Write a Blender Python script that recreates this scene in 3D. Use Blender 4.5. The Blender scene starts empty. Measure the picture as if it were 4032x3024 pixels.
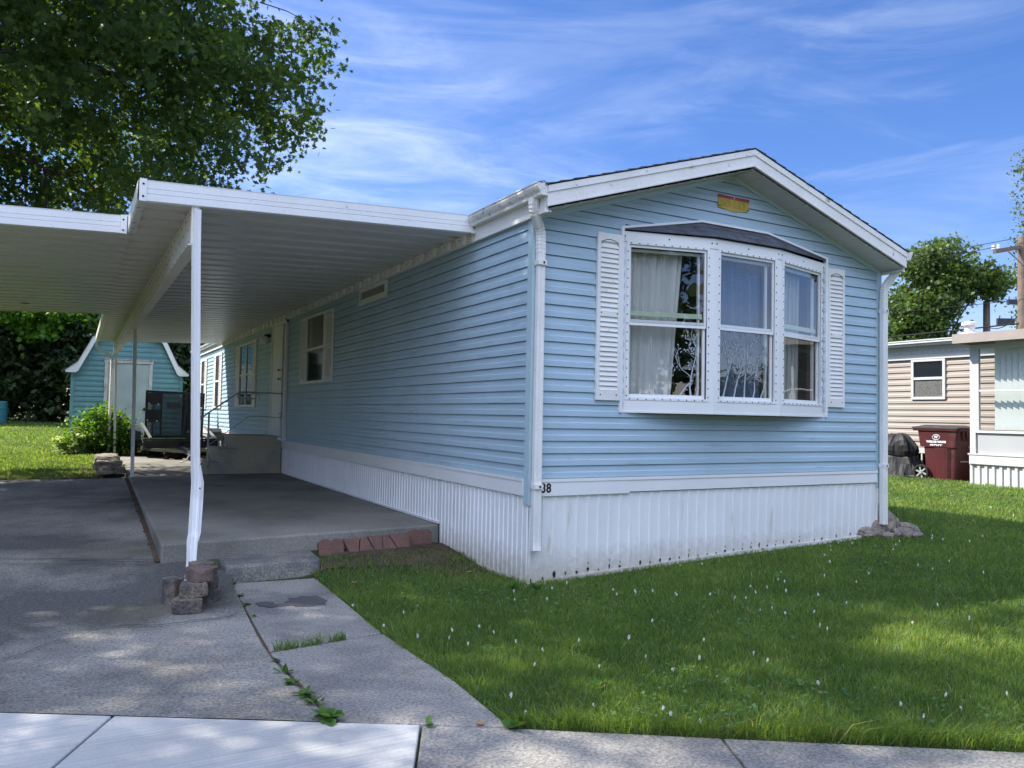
import bpy, bmesh, math, random
import numpy as np
from mathutils import Vector, Matrix, noise as mnoise
random.seed(7); RNG = np.random.default_rng(11)
SC = bpy.context.scene
COL = SC.collection
V = Vector

# ------------------------------------------------------------------ mesh helper
class MB:
    """collects polygons and links them as ONE mesh object"""
    def __init__(s): s.v = []; s.f = []; s.m = []; s.xf = None
    def T(s, p): return s.xf(*p) if s.xf else V(p)
    def face(s, pts, m=0):
        i = len(s.v); s.v += [s.T(p) for p in pts]; s.f.append(tuple(range(i, i+len(pts)))); s.m.append(m)
    def hexa(s, P, m=0):
        i = len(s.v); s.v += [s.T(p) for p in P]
        for q in ((0,3,2,1),(4,5,6,7),(0,1,5,4),(1,2,6,5),(2,3,7,6),(3,0,4,7)):
            s.f.append(tuple(i+k for k in q)); s.m.append(m)
    def box(s, x0, x1, y0, y1, z0, z1, m=0):
        s.hexa([(x0,y0,z0),(x1,y0,z0),(x1,y1,z0),(x0,y1,z0),(x0,y0,z1),(x1,y0,z1),(x1,y1,z1),(x0,y1,z1)], m)
    def bar(s, p, q, w, h, up=(0,0,1), m=0):
        p = V(p); q = V(q); d = (q-p).normalized(); a = d.cross(V(up))
        if a.length < 1e-4: a = d.cross(V((1,0,0)))
        a.normalize(); b = a.cross(d); a *= w/2; b *= h/2
        s.hexa([p-a-b, p+a-b, p+a+b, p-a+b, q-a-b, q+a-b, q+a+b, q-a+b], m)
    def prism(s, poly, vec, m=0):
        n = len(poly); i = len(s.v); vec = V(vec)
        s.v += [s.T(p) for p in poly] + [s.T(tuple(V(p)+vec)) for p in poly]
        s.f.append(tuple(range(i+n-1, i-1, -1))); s.m.append(m)
        s.f.append(tuple(range(i+n, i+2*n))); s.m.append(m)
        for k in range(n):
            j = (k+1) % n; s.f.append((i+k, i+j, i+n+j, i+n+k)); s.m.append(m)
    def tube(s, pts, r, n=8, m=0, caps=True, prof=None, up=None):
        """sweep a circle (or profile [(a,b)]) along points"""
        pts = [V(p) for p in pts]; k = len(pts); rr = r if isinstance(r, (list, tuple)) else [r]*k
        prof = prof or [(math.cos(2*math.pi*j/n), math.sin(2*math.pi*j/n)) for j in range(n)]
        n = len(prof); i0 = len(s.v); last = V(up) if up else None
        for j, p in enumerate(pts):
            d = (pts[min(j+1,k-1)] - pts[max(j-1,0)]).normalized()
            if last is None: last = V((0,0,1)) if abs(d.z) < .9 else V((1,0,0))
            a = d.cross(last); a.normalize(); b = a.cross(d); last = b if not up else last
            for (u, w) in prof: s.v.append(s.T(tuple(p + a*u*rr[j] + b*w*rr[j])))
        for j in range(k-1):
            for t in range(n):
                t2 = (t+1) % n
                s.f.append((i0+j*n+t, i0+j*n+t2, i0+(j+1)*n+t2, i0+(j+1)*n+t)); s.m.append(m)
        if caps:
            s.f.append(tuple(i0+t for t in range(n))[::-1]); s.m.append(m)
            s.f.append(tuple(i0+(k-1)*n+t for t in range(n))); s.m.append(m)
    def revolve(s, prof, c, n=20, m=0, axis=2, ring=False):
        if ring: prof = list(prof)+[prof[0]]
        i0 = len(s.v); c = V(c)
        for (r, h) in prof:
            for j in range(n):
                a = 2*math.pi*j/n; p = [r*math.cos(a), r*math.sin(a), h]
                if axis == 0: p = [p[2], p[0], p[1]]
                if axis == 1: p = [p[1], p[2], p[0]]
                s.v.append(s.T(tuple(c+V(p))))
        for k in range(len(prof)-1):
            for j in range(n):
                j2 = (j+1) % n
                s.f.append((i0+k*n+j, i0+k*n+j2, i0+(k+1)*n+j2, i0+(k+1)*n+j)); s.m.append(m)
        if ring: return
        s.f.append(tuple(i0+j for j in range(n))[::-1]); s.m.append(m)
        s.f.append(tuple(i0+(len(prof)-1)*n+j for j in range(n))); s.m.append(m)
    def disc(s, c, nrm, r, t=.004, n=6, m=0):
        nrm = V(nrm).normalized(); a = nrm.orthogonal().normalized(); b = nrm.cross(a); c = V(c)
        s.prism([tuple(c + a*r*math.cos(2*math.pi*j/n) + b*r*math.sin(2*math.pi*j/n)) for j in range(n)], tuple(nrm*t), m)
    def build(s, name, mats, parent=None, smooth=False, bevel=0, recalc=True):
        me = bpy.data.meshes.new(name)
        o = bpy.data.objects.new(name, me); COL.objects.link(o)
        off = V((0,0,0))
        if parent is not None:
            o.parent = parent; q = parent
            while q is not None: off += q.location; q = q.parent
        me.from_pydata([tuple(p-off) for p in s.v], [], s.f)
        for mt in (mats if isinstance(mats, (list, tuple)) else [mats]): me.materials.append(mt)
        me.polygons.foreach_set('material_index', s.m)
        if recalc:
            b = bmesh.new(); b.from_mesh(me)
            if bevel or smooth: bmesh.ops.remove_doubles(b, verts=b.verts, dist=1e-5)
            bmesh.ops.recalc_face_normals(b, faces=b.faces); b.to_mesh(me); b.free()
        if smooth: me.polygons.foreach_set('use_smooth', [True]*len(me.polygons))
        if bevel:
            md = o.modifiers.new('bevel', 'BEVEL'); md.width = bevel; md.segments = 2; md.limit_method = 'ANGLE'; md.angle_limit = .6
        me.update(); return o

def tag(o, label=None, cat=None, group=None, kind=None):
    if label: o['label'] = label
    if cat: o['category'] = cat
    if group: o['group'] = group
    if kind: o['kind'] = kind
    return o
def thing(name, label, cat, loc=(0,0,0), group=None):
    o = bpy.data.objects.new(name, None); COL.objects.link(o); o.location = loc; o.empty_display_size = .2
    return tag(o, label, cat, group)
def plane_xf(O, u, n, w=(0,0,1)):
    O = V(O); u = V(u).normalized(); n = V(n).normalized(); w = V(w)
    return lambda a, b, c: O + u*a + w*b + n*c
def text_mesh(body, size, ext=.001, bold=0.0, space=1.0):
    cu = bpy.data.curves.new('txt', 'FONT'); cu.body = body; cu.size = size; cu.extrude = ext; cu.offset = bold
    cu.align_x = 'CENTER'; cu.align_y = 'CENTER'; cu.space_character = space
    t = bpy.data.objects.new('txt', cu); COL.objects.link(t)
    dg = bpy.context.evaluated_depsgraph_get(); me = bpy.data.meshes.new_from_object(t.evaluated_get(dg))
    bpy.data.objects.remove(t); bpy.data.curves.remove(cu); return me
def text_obj(name, body, size, O, u, w, mat, parent, ext=.001, bold=0.0, sx=1.0, space=1.0):
    me = text_mesh(body, size, ext, bold, space); u = V(u).normalized(); w = V(w).normalized(); n = u.cross(w)
    off = V((0,0,0)); q = parent
    while q is not None: off += q.location; q = q.parent
    O = V(O) - off
    for vt in me.vertices: vt.co = O + u*vt.co.x*sx + w*vt.co.y + n*vt.co.z
    me.materials.clear(); me.materials.append(mat)
    o = bpy.data.objects.new(name, me); COL.objects.link(o); o.parent = parent; return o

# ------------------------------------------------------------------ materials
def newmat(name):
    m = bpy.data.materials.new(name); m.use_nodes = True; nt = m.node_tree
    for n in list(nt.nodes): nt.nodes.remove(n)
    return m, nt, nt.nodes.new, nt.links.new
def C4(c): return (c[0], c[1], c[2], 1)
def pmat(name, base, rough=.55, var=.08, vs=2.0, fine=.05, fs=60, spec=.4, metal=0, dirt=None, bump=0, bs=40, hue=None, bstretch=(1,1,1), splash=None):
    """principled with position-driven tone noise; dirt=(colour, scale, threshold, softness, stretch)"""
    m, nt, N, L = newmat(name)
    out = N('ShaderNodeOutputMaterial'); b = N('ShaderNodeBsdfPrincipled'); L(b.outputs[0], out.inputs[0])
    b.inputs['Roughness'].default_value = rough; b.inputs['Metallic'].default_value = metal
    b.inputs['Specular IOR Level'].default_value = spec
    g = N('ShaderNodeNewGeometry')
    n1 = N('ShaderNodeTexNoise'); n1.inputs['Scale'].default_value = vs; n1.inputs['Detail'].default_value = 5; L(g.outputs['Position'], n1.inputs['Vector'])
    n2 = N('ShaderNodeTexNoise'); n2.inputs['Scale'].default_value = fs; n2.inputs['Detail'].default_value = 3; L(g.outputs['Position'], n2.inputs['Vector'])
    mr1 = N('ShaderNodeMapRange'); mr1.inputs[1].default_value = .3; mr1.inputs[2].default_value = .7; mr1.inputs[3].default_value = 1-var; mr1.inputs[4].default_value = 1+var; L(n1.outputs[0], mr1.inputs[0])
    mr2 = N('ShaderNodeMapRange'); mr2.inputs[1].default_value = .3; mr2.inputs[2].default_value = .7; mr2.inputs[3].default_value = 1-fine; mr2.inputs[4].default_value = 1+fine; L(n2.outputs[0], mr2.inputs[0])
    mu = N('ShaderNodeMath'); mu.operation = 'MULTIPLY'; L(mr1.outputs[0], mu.inputs[0]); L(mr2.outputs[0], mu.inputs[1])
    vm = N('ShaderNodeVectorMath'); vm.operation = 'SCALE'; vm.inputs[0].default_value = base; L(mu.outputs[0], vm.inputs['Scale'])
    col = vm.outputs[0]
    if hue:
        mx = N('ShaderNodeMix'); mx.data_type = 'RGBA'; n4 = N('ShaderNodeTexNoise'); n4.inputs['Scale'].default_value = vs*.45; L(g.outputs['Position'], n4.inputs['Vector'])
        r4 = N('ShaderNodeMapRange'); r4.inputs[1].default_value = .42; r4.inputs[2].default_value = .62; L(n4.outputs[0], r4.inputs[0])
        L(r4.outputs[0], mx.inputs[0]); L(col, mx.inputs[6]); mx.inputs[7].default_value = C4(hue); col = mx.outputs[2]
    if dirt:
        dc, ds, th, so, st = dirt
        mp = N('ShaderNodeVectorMath'); mp.operation = 'MULTIPLY'; mp.inputs[1].default_value = st; L(g.outputs['Position'], mp.inputs[0])
        n3 = N('ShaderNodeTexNoise'); n3.inputs['Scale'].default_value = ds; n3.inputs['Detail'].default_value = 6; n3.inputs['Roughness'].default_value = .65; L(mp.outputs[0], n3.inputs['Vector'])
        r3 = N('ShaderNodeMapRange'); r3.inputs[1].default_value = th; r3.inputs[2].default_value = th+so; L(n3.outputs[0], r3.inputs[0])
        mx = N('ShaderNodeMix'); mx.data_type = 'RGBA'; L(r3.outputs[0], mx.inputs[0]); L(col, mx.inputs[6]); mx.inputs[7].default_value = C4(dc); col = mx.outputs[2]
    if splash:   # mud thrown up from the soil: (height where it ends, height where it is full, colour)
        sp = N('ShaderNodeSeparateXYZ'); L(g.outputs['Position'], sp.inputs[0]); rz = N('ShaderNodeMapRange'); rz.inputs[1].default_value = splash[0]; rz.inputs[2].default_value = splash[1]; L(sp.outputs[2], rz.inputs[0])
        n5 = N('ShaderNodeTexNoise'); n5.inputs['Scale'].default_value = 14; n5.inputs['Detail'].default_value = 8; n5.inputs['Roughness'].default_value = .7; L(g.outputs['Position'], n5.inputs['Vector'])
        sm = N('ShaderNodeMath'); sm.operation = 'ADD'; L(rz.outputs[0], sm.inputs[0]); L(n5.outputs[0], sm.inputs[1]); r5 = N('ShaderNodeMapRange'); r5.inputs[1].default_value = .72; r5.inputs[2].default_value = 1.5; r5.inputs[4].default_value = .75; L(sm.outputs[0], r5.inputs[0])
        mx = N('ShaderNodeMix'); mx.data_type = 'RGBA'; L(r5.outputs[0], mx.inputs[0]); L(col, mx.inputs[6]); mx.inputs[7].default_value = C4(splash[2]); col = mx.outputs[2]
    L(col, b.inputs['Base Color'])
    if bump:
        mp = N('ShaderNodeVectorMath'); mp.operation = 'MULTIPLY'; mp.inputs[1].default_value = bstretch; L(g.outputs['Position'], mp.inputs[0])
        nb = N('ShaderNodeTexNoise'); nb.inputs['Scale'].default_value = bs; nb.inputs['Detail'].default_value = 6; L(mp.outputs[0], nb.inputs['Vector'])
        bp = N('ShaderNodeBump'); bp.inputs['Strength'].default_value = 1; bp.inputs['Distance'].default_value = bump; L(nb.outputs[0], bp.inputs['Height']); L(bp.outputs[0], b.inputs['Normal'])
    return m
def leafmat(name, c1, c2, c3, trans=.35, rough=.5, tcol=None, dry=None):
    m, nt, N, L = newmat(name)
    out = N('ShaderNodeOutputMaterial'); at = N('ShaderNodeAttribute'); at.attribute_name = 'tint'
    cr = N('ShaderNodeValToRGB'); e = cr.color_ramp.elements; e[0].color = C4(c1); e[1].color = C4(c3); k = e.new(.55); k.color = C4(c2)
    if dry: e[-1].position = .93; k = e.new(1.0); k.color = C4(dry)
    L(at.outputs['Fac'], cr.inputs[0])
    b = N('ShaderNodeBsdfPrincipled'); b.inputs['Roughness'].default_value = rough; b.inputs['Specular IOR Level'].default_value = .35; L(cr.outputs[0], b.inputs['Base Color'])
    t = N('ShaderNodeBsdfTranslucent')
    mx = N('ShaderNodeMix'); mx.data_type = 'RGBA'; mx.blend_type = 'MULTIPLY'; mx.inputs[0].default_value = 1; L(cr.outputs[0], mx.inputs[6]); mx.inputs[7].default_value = C4(tcol or (2.2,2.0,.7)); L(mx.outputs[2], t.inputs[0])
    ms = N('ShaderNodeMixShader'); ms.inputs[0].default_value = trans; L(b.outputs[0], ms.inputs[1]); L(t.outputs[0], ms.inputs[2]); L(ms.outputs[0], out.inputs[0])
    return m
def glassmat(name, tint=(.93,.96,.95), f0=.15, rough=0.0, bump=0.0):
    m, nt, N, L = newmat(name)
    out = N('ShaderNodeOutputMaterial'); tr = N('ShaderNodeBsdfTransparent'); tr.inputs[0].default_value = C4(tint)
    gl = N('ShaderNodeBsdfGlossy'); gl.inputs['Roughness'].default_value = rough
    ge = N('ShaderNodeNewGeometry'); dp = N('ShaderNodeVectorMath'); dp.operation = 'DOT_PRODUCT'; L(ge.outputs['Incoming'], dp.inputs[0]); L(ge.outputs['Normal'], dp.inputs[1])
    ab = N('ShaderNodeMath'); ab.operation = 'ABSOLUTE'; L(dp.outputs['Value'], ab.inputs[0])       # thin pane: same reflectance from both sides (Schlick)
    om = N('ShaderNodeMath'); om.operation = 'SUBTRACT'; om.inputs[0].default_value = 1; L(ab.outputs[0], om.inputs[1])
    pw = N('ShaderNodeMath'); pw.operation = 'POWER'; L(om.outputs[0], pw.inputs[0]); pw.inputs[1].default_value = 4
    fr = N('ShaderNodeMath'); fr.operation = 'MULTIPLY_ADD'; L(pw.outputs[0], fr.inputs[0]); fr.inputs[1].default_value = 1-f0; fr.inputs[2].default_value = f0
    if bump:
        g = N('ShaderNodeNewGeometry'); nb = N('ShaderNodeTexNoise'); nb.inputs['Scale'].default_value = 1.6; L(g.outputs['Position'], nb.inputs['Vector'])
        bp = N('ShaderNodeBump'); bp.inputs['Distance'].default_value = bump; L(nb.outputs[0], bp.inputs['Height']); L(bp.outputs[0], gl.inputs['Normal'])
    ms = N('ShaderNodeMixShader'); L(fr.outputs[0], ms.inputs[0]); L(tr.outputs[0], ms.inputs[1]); L(gl.outputs[0], ms.inputs[2]); L(ms.outputs[0], out.inputs[0])
    return m
def sheermat(name, col, alpha):
    m, nt, N, L = newmat(name)
    out = N('ShaderNodeOutputMaterial'); tr = N('ShaderNodeBsdfTransparent'); d = N('ShaderNodeBsdfDiffuse'); d.inputs[0].default_value = C4(col)
    t = N('ShaderNodeBsdfTranslucent'); t.inputs[0].default_value = C4(col); m1 = N('ShaderNodeMixShader'); m1.inputs[0].default_value = .3; L(d.outputs[0], m1.inputs[1]); L(t.outputs[0], m1.inputs[2])
    ms = N('ShaderNodeMixShader'); ms.inputs[0].default_value = alpha; L(tr.outputs[0], ms.inputs[1]); L(m1.outputs[0], ms.inputs[2]); L(ms.outputs[0], out.inputs[0])
    return m
def concrete(name, light, dark, blotch=(1.1,.45,.62), speck=.22, moss=None, streak=None, bump=.004, spscale=62, yband=None):
    m, nt, N, L = newmat(name)
    out = N('ShaderNodeOutputMaterial'); b = N('ShaderNodeBsdfPrincipled'); L(b.outputs[0], out.inputs[0]); b.inputs['Roughness'].default_value = .9; b.inputs['Specular IOR Level'].default_value = .2
    g = N('ShaderNodeNewGeometry'); P = g.outputs['Position']
    n1 = N('ShaderNodeTexNoise'); n1.inputs['Scale'].default_value = blotch[0]; n1.inputs['Detail'].default_value = 8; n1.inputs['Roughness'].default_value = .62; L(P, n1.inputs['Vector'])
    r1 = N('ShaderNodeMapRange'); r1.inputs[1].default_value = blotch[1]; r1.inputs[2].default_value = blotch[2]; src = n1.outputs[0]
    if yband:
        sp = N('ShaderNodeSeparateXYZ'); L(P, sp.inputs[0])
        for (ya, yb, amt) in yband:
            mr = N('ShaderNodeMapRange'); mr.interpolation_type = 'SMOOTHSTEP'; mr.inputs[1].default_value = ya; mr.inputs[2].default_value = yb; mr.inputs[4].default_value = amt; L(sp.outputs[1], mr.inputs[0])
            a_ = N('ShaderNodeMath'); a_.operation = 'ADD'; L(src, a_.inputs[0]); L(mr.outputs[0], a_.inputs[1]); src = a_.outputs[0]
    L(src, r1.inputs[0])
    mx = N('ShaderNodeMix'); mx.data_type = 'RGBA'; L(r1.outputs[0], mx.inputs[0]); mx.inputs[6].default_value = C4(light); mx.inputs[7].default_value = C4(dark)
    n2 = N('ShaderNodeTexNoise'); n2.inputs['Scale'].default_value = spscale; n2.inputs['Detail'].default_value = 4; n2.inputs['Roughness'].default_value = .75; L(P, n2.inputs['Vector'])
    r2 = N('ShaderNodeMapRange'); r2.inputs[1].default_value = .36; r2.inputs[2].default_value = .64; r2.inputs[3].default_value = 1-speck; r2.inputs[4].default_value = 1+speck; L(n2.outputs[0], r2.inputs[0])
    vm = N('ShaderNodeVectorMath'); vm.operation = 'SCALE'; L(mx.outputs[2], vm.inputs[0]); L(r2.outputs[0], vm.inputs['Scale']); col = vm.outputs[0]
    if streak:
        mp = N('ShaderNodeMapping'); mp.inputs['Rotation'].default_value = (0,0,streak[0]); mp.inputs['Scale'].default_value = (1.2, 90, 1); L(P, mp.inputs[0])
        n3 = N('ShaderNodeTexNoise'); n3.inputs['Scale'].default_value = 1.0; n3.inputs['Detail'].default_value = 3; L(mp.outputs[0], n3.inputs['Vector'])
        r3 = N('ShaderNodeMapRange'); r3.inputs[1].default_value = .35; r3.inputs[2].default_value = .65; r3.inputs[3].default_value = 1-streak[1]; r3.inputs[4].default_value = 1+streak[1]*.5; L(n3.outputs[0], r3.inputs[0])
        v2 = N('ShaderNodeVectorMath'); v2.operation = 'SCALE'; L(col, v2.inputs[0]); L(r3.outputs[0], v2.inputs['Scale']); col = v2.outputs[0]
    if moss:
        n4 = N('ShaderNodeTexNoise'); n4.inputs['Scale'].default_value = .8; n4.inputs['Detail'].default_value = 7; L(P, n4.inputs['Vector'])
        r4 = N('ShaderNodeMapRange'); r4.inputs[1].default_value = .54; r4.inputs[2].default_value = .7; r4.inputs[4].default_value = moss[1]; L(n4.outputs[0], r4.inputs[0])
        m4 = N('ShaderNodeMix'); m4.data_type = 'RGBA'; L(r4.outputs[0], m4.inputs[0]); L(col, m4.inputs[6]); m4.inputs[7].default_value = C4(moss[0]); col = m4.outputs[2]
    L(col, b.inputs['Base Color'])
    bp = N('ShaderNodeBump'); bp.inputs['Distance'].default_value = bump; L(n2.outputs[0], bp.inputs['Height']); L(bp.outputs[0], b.inputs['Normal'])
    return m

M = {}
M['siding'] = pmat('pale aqua vinyl', (.388,.512,.585), .45, .05, 1.3, .03, 90, .35, bump=.012, bs=1.5, bstretch=(1,1,.2), dirt=((.25,.34,.345), 2.6, .56, .22, (.8,.8,9)))
M['trim_aqua'] = pmat('aqua trim', (.43,.57,.60), .5, .04)
M['white'] = pmat('white vinyl', (.78,.78,.76), .45, .04, 1.5, .02, 80)
M['white_worn'] = pmat('worn white paint', (.76,.75,.71), .55, .06, 3, .05, 60, dirt=((.33,.30,.24), 7, .64, .1, (1,1,1)))
M['skirt'] = pmat('white ribbed steel', (.80,.80,.79), .42, .05, 1.6, .03, 70, dirt=((.46,.39,.25), 3.0, .60, .25, (2.6,2.6,.4)), splash=(.30,-.10,(.36,.30,.20)))
M['rust'] = pmat('dark rust hole', (.015,.013,.012), .9, .3, 40)
M['gutter'] = pmat('mildewed gutter', (.70,.69,.64), .5, .06, 2, .06, 60, dirt=((.13,.13,.10), 16, .56, .14, (1,1,1)))
M['fascia_dirty'] = pmat('carport fascia', (.77,.78,.77), .4, .04, 2, .03, 60, dirt=((.16,.16,.13), 20, .655, .07, (1,1,1)))
M['pan'] = pmat('carport roof pan', (.56,.54,.50), .35, .06, 1.2, .04, 50, .5)
M['beam'] = pmat('carport beam', (.70,.66,.56), .5, .07, 2, .05, 40, dirt=((.42,.33,.2), 5, .6, .2, (1,1,1)))
M['shingle'] = pmat('charcoal shingle', (.085,.092,.108), .9, .25, 6, .45, 120, .2, bump=.004, bs=150)
M['screw'] = pmat('rusty screw', (.03,.022,.018), .7, .3, 50)
M['glass'] = glassmat('window glass', bump=.004)
M['dark_glass'] = pmat('shaded glass', (.012,.014,.018), .06, .1, 2, .05, 30, .8)
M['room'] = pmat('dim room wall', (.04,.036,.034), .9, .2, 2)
M['ledge'] = pmat('inside ledge', (.55,.62,.45), .5, .05)
M['wood'] = pmat('brown jamb', (.13,.08,.05), .6, .2, 6)
M['sheer'] = sheermat('sheer curtain', (.92,.91,.88), .9); M['sheer_thin'] = sheermat('sky tinted sheer', (.50,.60,.85), .30); M['sheer_pleat'] = sheermat('pleated sheer', (.80,.79,.76), .5)  # blue of the thin sheer stands in for sky mirrored in the pane
M['decal'] = pmat('frosted film', (.40,.45,.48), .6, .04)
M['black'] = pmat('black enamel', (.012,.012,.013), .45, .2, 8, .1, 60, .5)
M['black_plastic'] = pmat('black plastic', (.02,.02,.022), .5, .15, 8)
M['gold'] = pmat('brass knob', (.55,.36,.10), .3, .1, 9, metal=1)
M['yellow'] = pmat('faded yellow plate', (.44,.33,.055), .55, .12, 12, .08, 120)
M['red'] = pmat('faded red band', (.35,.03,.03), .55, .2, 14, .1, 90)
M['globe'] = pmat('milk glass globe', (.75,.74,.70), .25, .03)
M['steel'] = pmat('galvanised rail', (.42,.42,.41), .5, .12, 6, .08, 80, metal=.3)
M['conc_new'] = concrete('fresh broomed concrete', (.49,.485,.46), (.42,.415,.39), speck=.07, streak=(math.radians(-22), .16), bump=.0015)
M['conc_old'] = concrete('weathered walk concrete', (.262,.25,.225), (.155,.15,.142), speck=.42, bump=.006)
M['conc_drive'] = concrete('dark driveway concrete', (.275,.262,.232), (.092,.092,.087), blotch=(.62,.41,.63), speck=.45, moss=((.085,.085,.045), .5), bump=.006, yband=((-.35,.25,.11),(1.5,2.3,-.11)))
M['conc_patio'] = concrete('patio concrete', (.255,.243,.212), (.175,.170,.152), blotch=(.8,.40,.62), speck=.22, moss=((.13,.12,.075), .5), bump=.003)
M['conc_step'] = concrete('precast step concrete', (0.424,0.385,0.281), (.28,.28,.27), blotch=(2,.45,.7), speck=.1, bump=.002)
M['conc_edge'] = concrete('rough slab edge', (0.233,0.225,0.193), (.11,.115,.12), blotch=(3,.42,.62), speck=.4, moss=((.14,.12,.05), .5), bump=.008)
M['stain'] = concrete('damp dark stain', (.10,.10,.098), (.075,.075,.075), speck=.3)
M['crack'] = pmat('crack', (.025,.025,.024), .95, .3, 20)
M['block'] = concrete('grey wall block', (0.212,0.175,0.134), (.085,.08,.08), blotch=(9,.4,.62), speck=.45, bump=.012, spscale=70)
M['block_red'] = concrete('reddish wall block', (.19,.135,.115), (.085,.075,.065), blotch=(9,.45,.66), speck=.35, bump=.010, spscale=70)
M['brick'] = concrete('red edging paver', (.165,.092,.075), (.105,.075,.065), blotch=(8,.45,.68), speck=.3, bump=.006, spscale=90)
M['rock'] = concrete('field stone', (0.286,0.245,0.189), (.14,.125,.115), blotch=(7,.42,.62), speck=.25, bump=.01, spscale=40)
M['flagstone'] = concrete('stacked flagstone', (.33,.29,.24), (.14,.125,.11), blotch=(7,.42,.62), speck=.25, bump=.012, spscale=30)
M['shed'] = pmat('teal clapboard', (.122,.262,.27), .55, .10, 2, .06, 50, dirt=((.17,.35,.32), 3, .6, .2, (1,1,.5)))
M['shed_door'] = pmat('weathered shed door', (.34,.40,.37), .6, .14, 1.6, .05, 40)
M['shed_trim'] = pmat('peeling trim', (.50,.48,.43), .7, .14, 5, .1, 40, dirt=((.10,.09,.07), 6, .56, .12, (1,1,.4)))
M['bark'] = pmat('bark', (.075,.062,.050), .95, .3, 8, .2, 60, bump=.03, bs=18, bstretch=(1,1,.25))
M['pole_wood'] = pmat('creosote pole', (.16,.12,.09), .9, .25, 5, .15, 50)
M['cable'] = pmat('black cable', (.012,.012,.012), .6)
M['tan'] = pmat('tan vinyl', (.33,.285,.25), .5, .05, 1.5, .03, 80)
M['neigh_white'] = pmat('neighbour white', (.50,.50,.495), .5, .05, 1.5)
M['neigh_fascia'] = pmat('porch fascia', (.30,.262,.24), .6, .08, 3, .05, 40, dirt=((.25,.19,.14), 3, .62, .2, (1,1,1)))
M['panel_grey'] = pmat('grey kick panel', (.36,.37,.38), .5, .04)
M['blind'] = pmat('vertical blind', (.72,.74,.72), .6, .04)
M['maroon'] = pmat('maroon plastic', (.065,.010,.013), .5, .10, 4, .06, 60, .45, dirt=((.11,.06,.055), 3.5, .56, .25, (1,1,1)))
M['tarp'] = pmat('black tarp', (.012,.012,.013), .62, .25, 5, .1, 40, .35)
M['lettering'] = pmat('white lettering', (.62,.63,.65), .5, .02)
M['teal_plastic'] = pmat('teal barrel plastic', (.03,.16,.18), .45, .1, 4)
M['soil'] = pmat('dry soil', (.085,.065,.045), .95, .35, 3, .4, 50, .1, bump=.01, bs=40, dirt=((.16,.13,.09), 22, .62, .1, (1,1,1)))
M['turf'] = pmat('turf thatch', (.045,.072,.024), .95, .4, 2.5, .5, 60, .1, hue=(.070,.080,.034), bump=.015, bs=60)
M['asphalt'] = pmat('asphalt', (.055,.055,.056), .95, .2, 3, .3, 120, .2)
M['leaf_maple'] = leafmat('maple leaf', (.032,.071,.022), (.057,.112,.032), (.115,.178,.041), .48, tcol=(2.4,2.1,.7))
M['leaf_far'] = leafmat('far tree leaf', (.045,.085,.020), (.070,.12,.028), (.115,.17,.040), .3)
M['leaf_grey'] = leafmat('grey green leaf', (.075,.11,.055), (.10,.145,.065), (.15,.19,.09), .3)
M['leaf_hedge'] = leafmat('cedar spray', (.020,.040,.015), (.036,.065,.022), (.075,.11,.035), .2)
M['leaf_bush'] = leafmat('bush leaf', (.05,.12,.012), (.09,.20,.018), (.16,.28,.03), .42)
M['leaf_hosta'] = leafmat('variegated leaf', (.10,.19,.04), (.22,.32,.11), (.50,.55,.33), .3)
M['grass'] = leafmat('grass blade', (.064,.118,.030), (.110,.184,.047), (.198,.262,.075), .45, tcol=(2.8,2.5,.9), dry=(.30,.27,.14))
M['clover'] = leafmat('clover leaf', (.05,.125,.036), (.07,.155,.048), (.11,.19,.07), .3)
M['weed'] = leafmat('weed leaf', (.04,.11,.02), (.065,.15,.025), (.10,.18,.035), .35)
M['petal'] = pmat('white clover head', (.78,.76,.72), .8, .1, 60)
M['dry_leaf'] = pmat('dry leaf', (.30,.17,.07), .8, .3, 20)
M['fur'] = pmat('dark tortoiseshell fur', (.014,.011,.009), .9, .4, 14, .4, 90, .2, dirt=((.07,.035,.015), 16, .60, .1, (1,1,1)), bump=.004, bs=90)
M['screen'] = pmat('window screen', (.10,.10,.095), .7, .35, 30)
M['eye'] = pmat('cat eye', (.25,.30,.08), .15)
M['nose'] = pmat('cat nose', (.02,.012,.012), .5)
M['rubber'] = pmat('tyre rubber', (.014,.014,.014), .8, .2, 20)
M['trailer_metal'] = pmat('faded black steel', (.035,.035,.040), .5, .25, 5, .15, 40)
M['alu'] = pmat('dull aluminium', (.45,.45,.45), .45, .12, 6, metal=.5)
# ------------------------------------------------------------------ camera, sky, sun
CAM = V((-3.4151, -5.8127, 1.3413)); yaw, pit, rol = map(math.radians, (29.0264, 2.3237, 1.1226))
fw = V((math.sin(yaw)*math.cos(pit), math.cos(yaw)*math.cos(pit), math.sin(pit)))
r0 = V((math.cos(yaw), -math.sin(yaw), 0)); u0 = r0.cross(fw)
rt = r0*math.cos(rol) + u0*math.sin(rol); up = -r0*math.sin(rol) + u0*math.cos(rol)
cd = bpy.data.cameras.new('camera'); cam = bpy.data.objects.new('camera', cd); COL.objects.link(cam)
cam.matrix_world = Matrix(((rt.x,up.x,-fw.x,CAM.x),(rt.y,up.y,-fw.y,CAM.y),(rt.z,up.z,-fw.z,CAM.z),(0,0,0,1)))
cd.sensor_width = 36; cd.lens = 3085.75/4032*36; cd.clip_end = 2000; cd.clip_start = .05; SC.camera = cam
SUN = V((-.69, .60, 1.0)).normalized()
sl = bpy.data.lights.new('sun', 'SUN'); sl.energy = 5.0; sl.angle = math.radians(.53); sl.color = (1, .94, .84)
so = bpy.data.objects.new('sun', sl); COL.objects.link(so); so.rotation_euler = SUN.to_track_quat('Z', 'Y').to_euler(); so.location = (-10, 10, 20)
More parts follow.
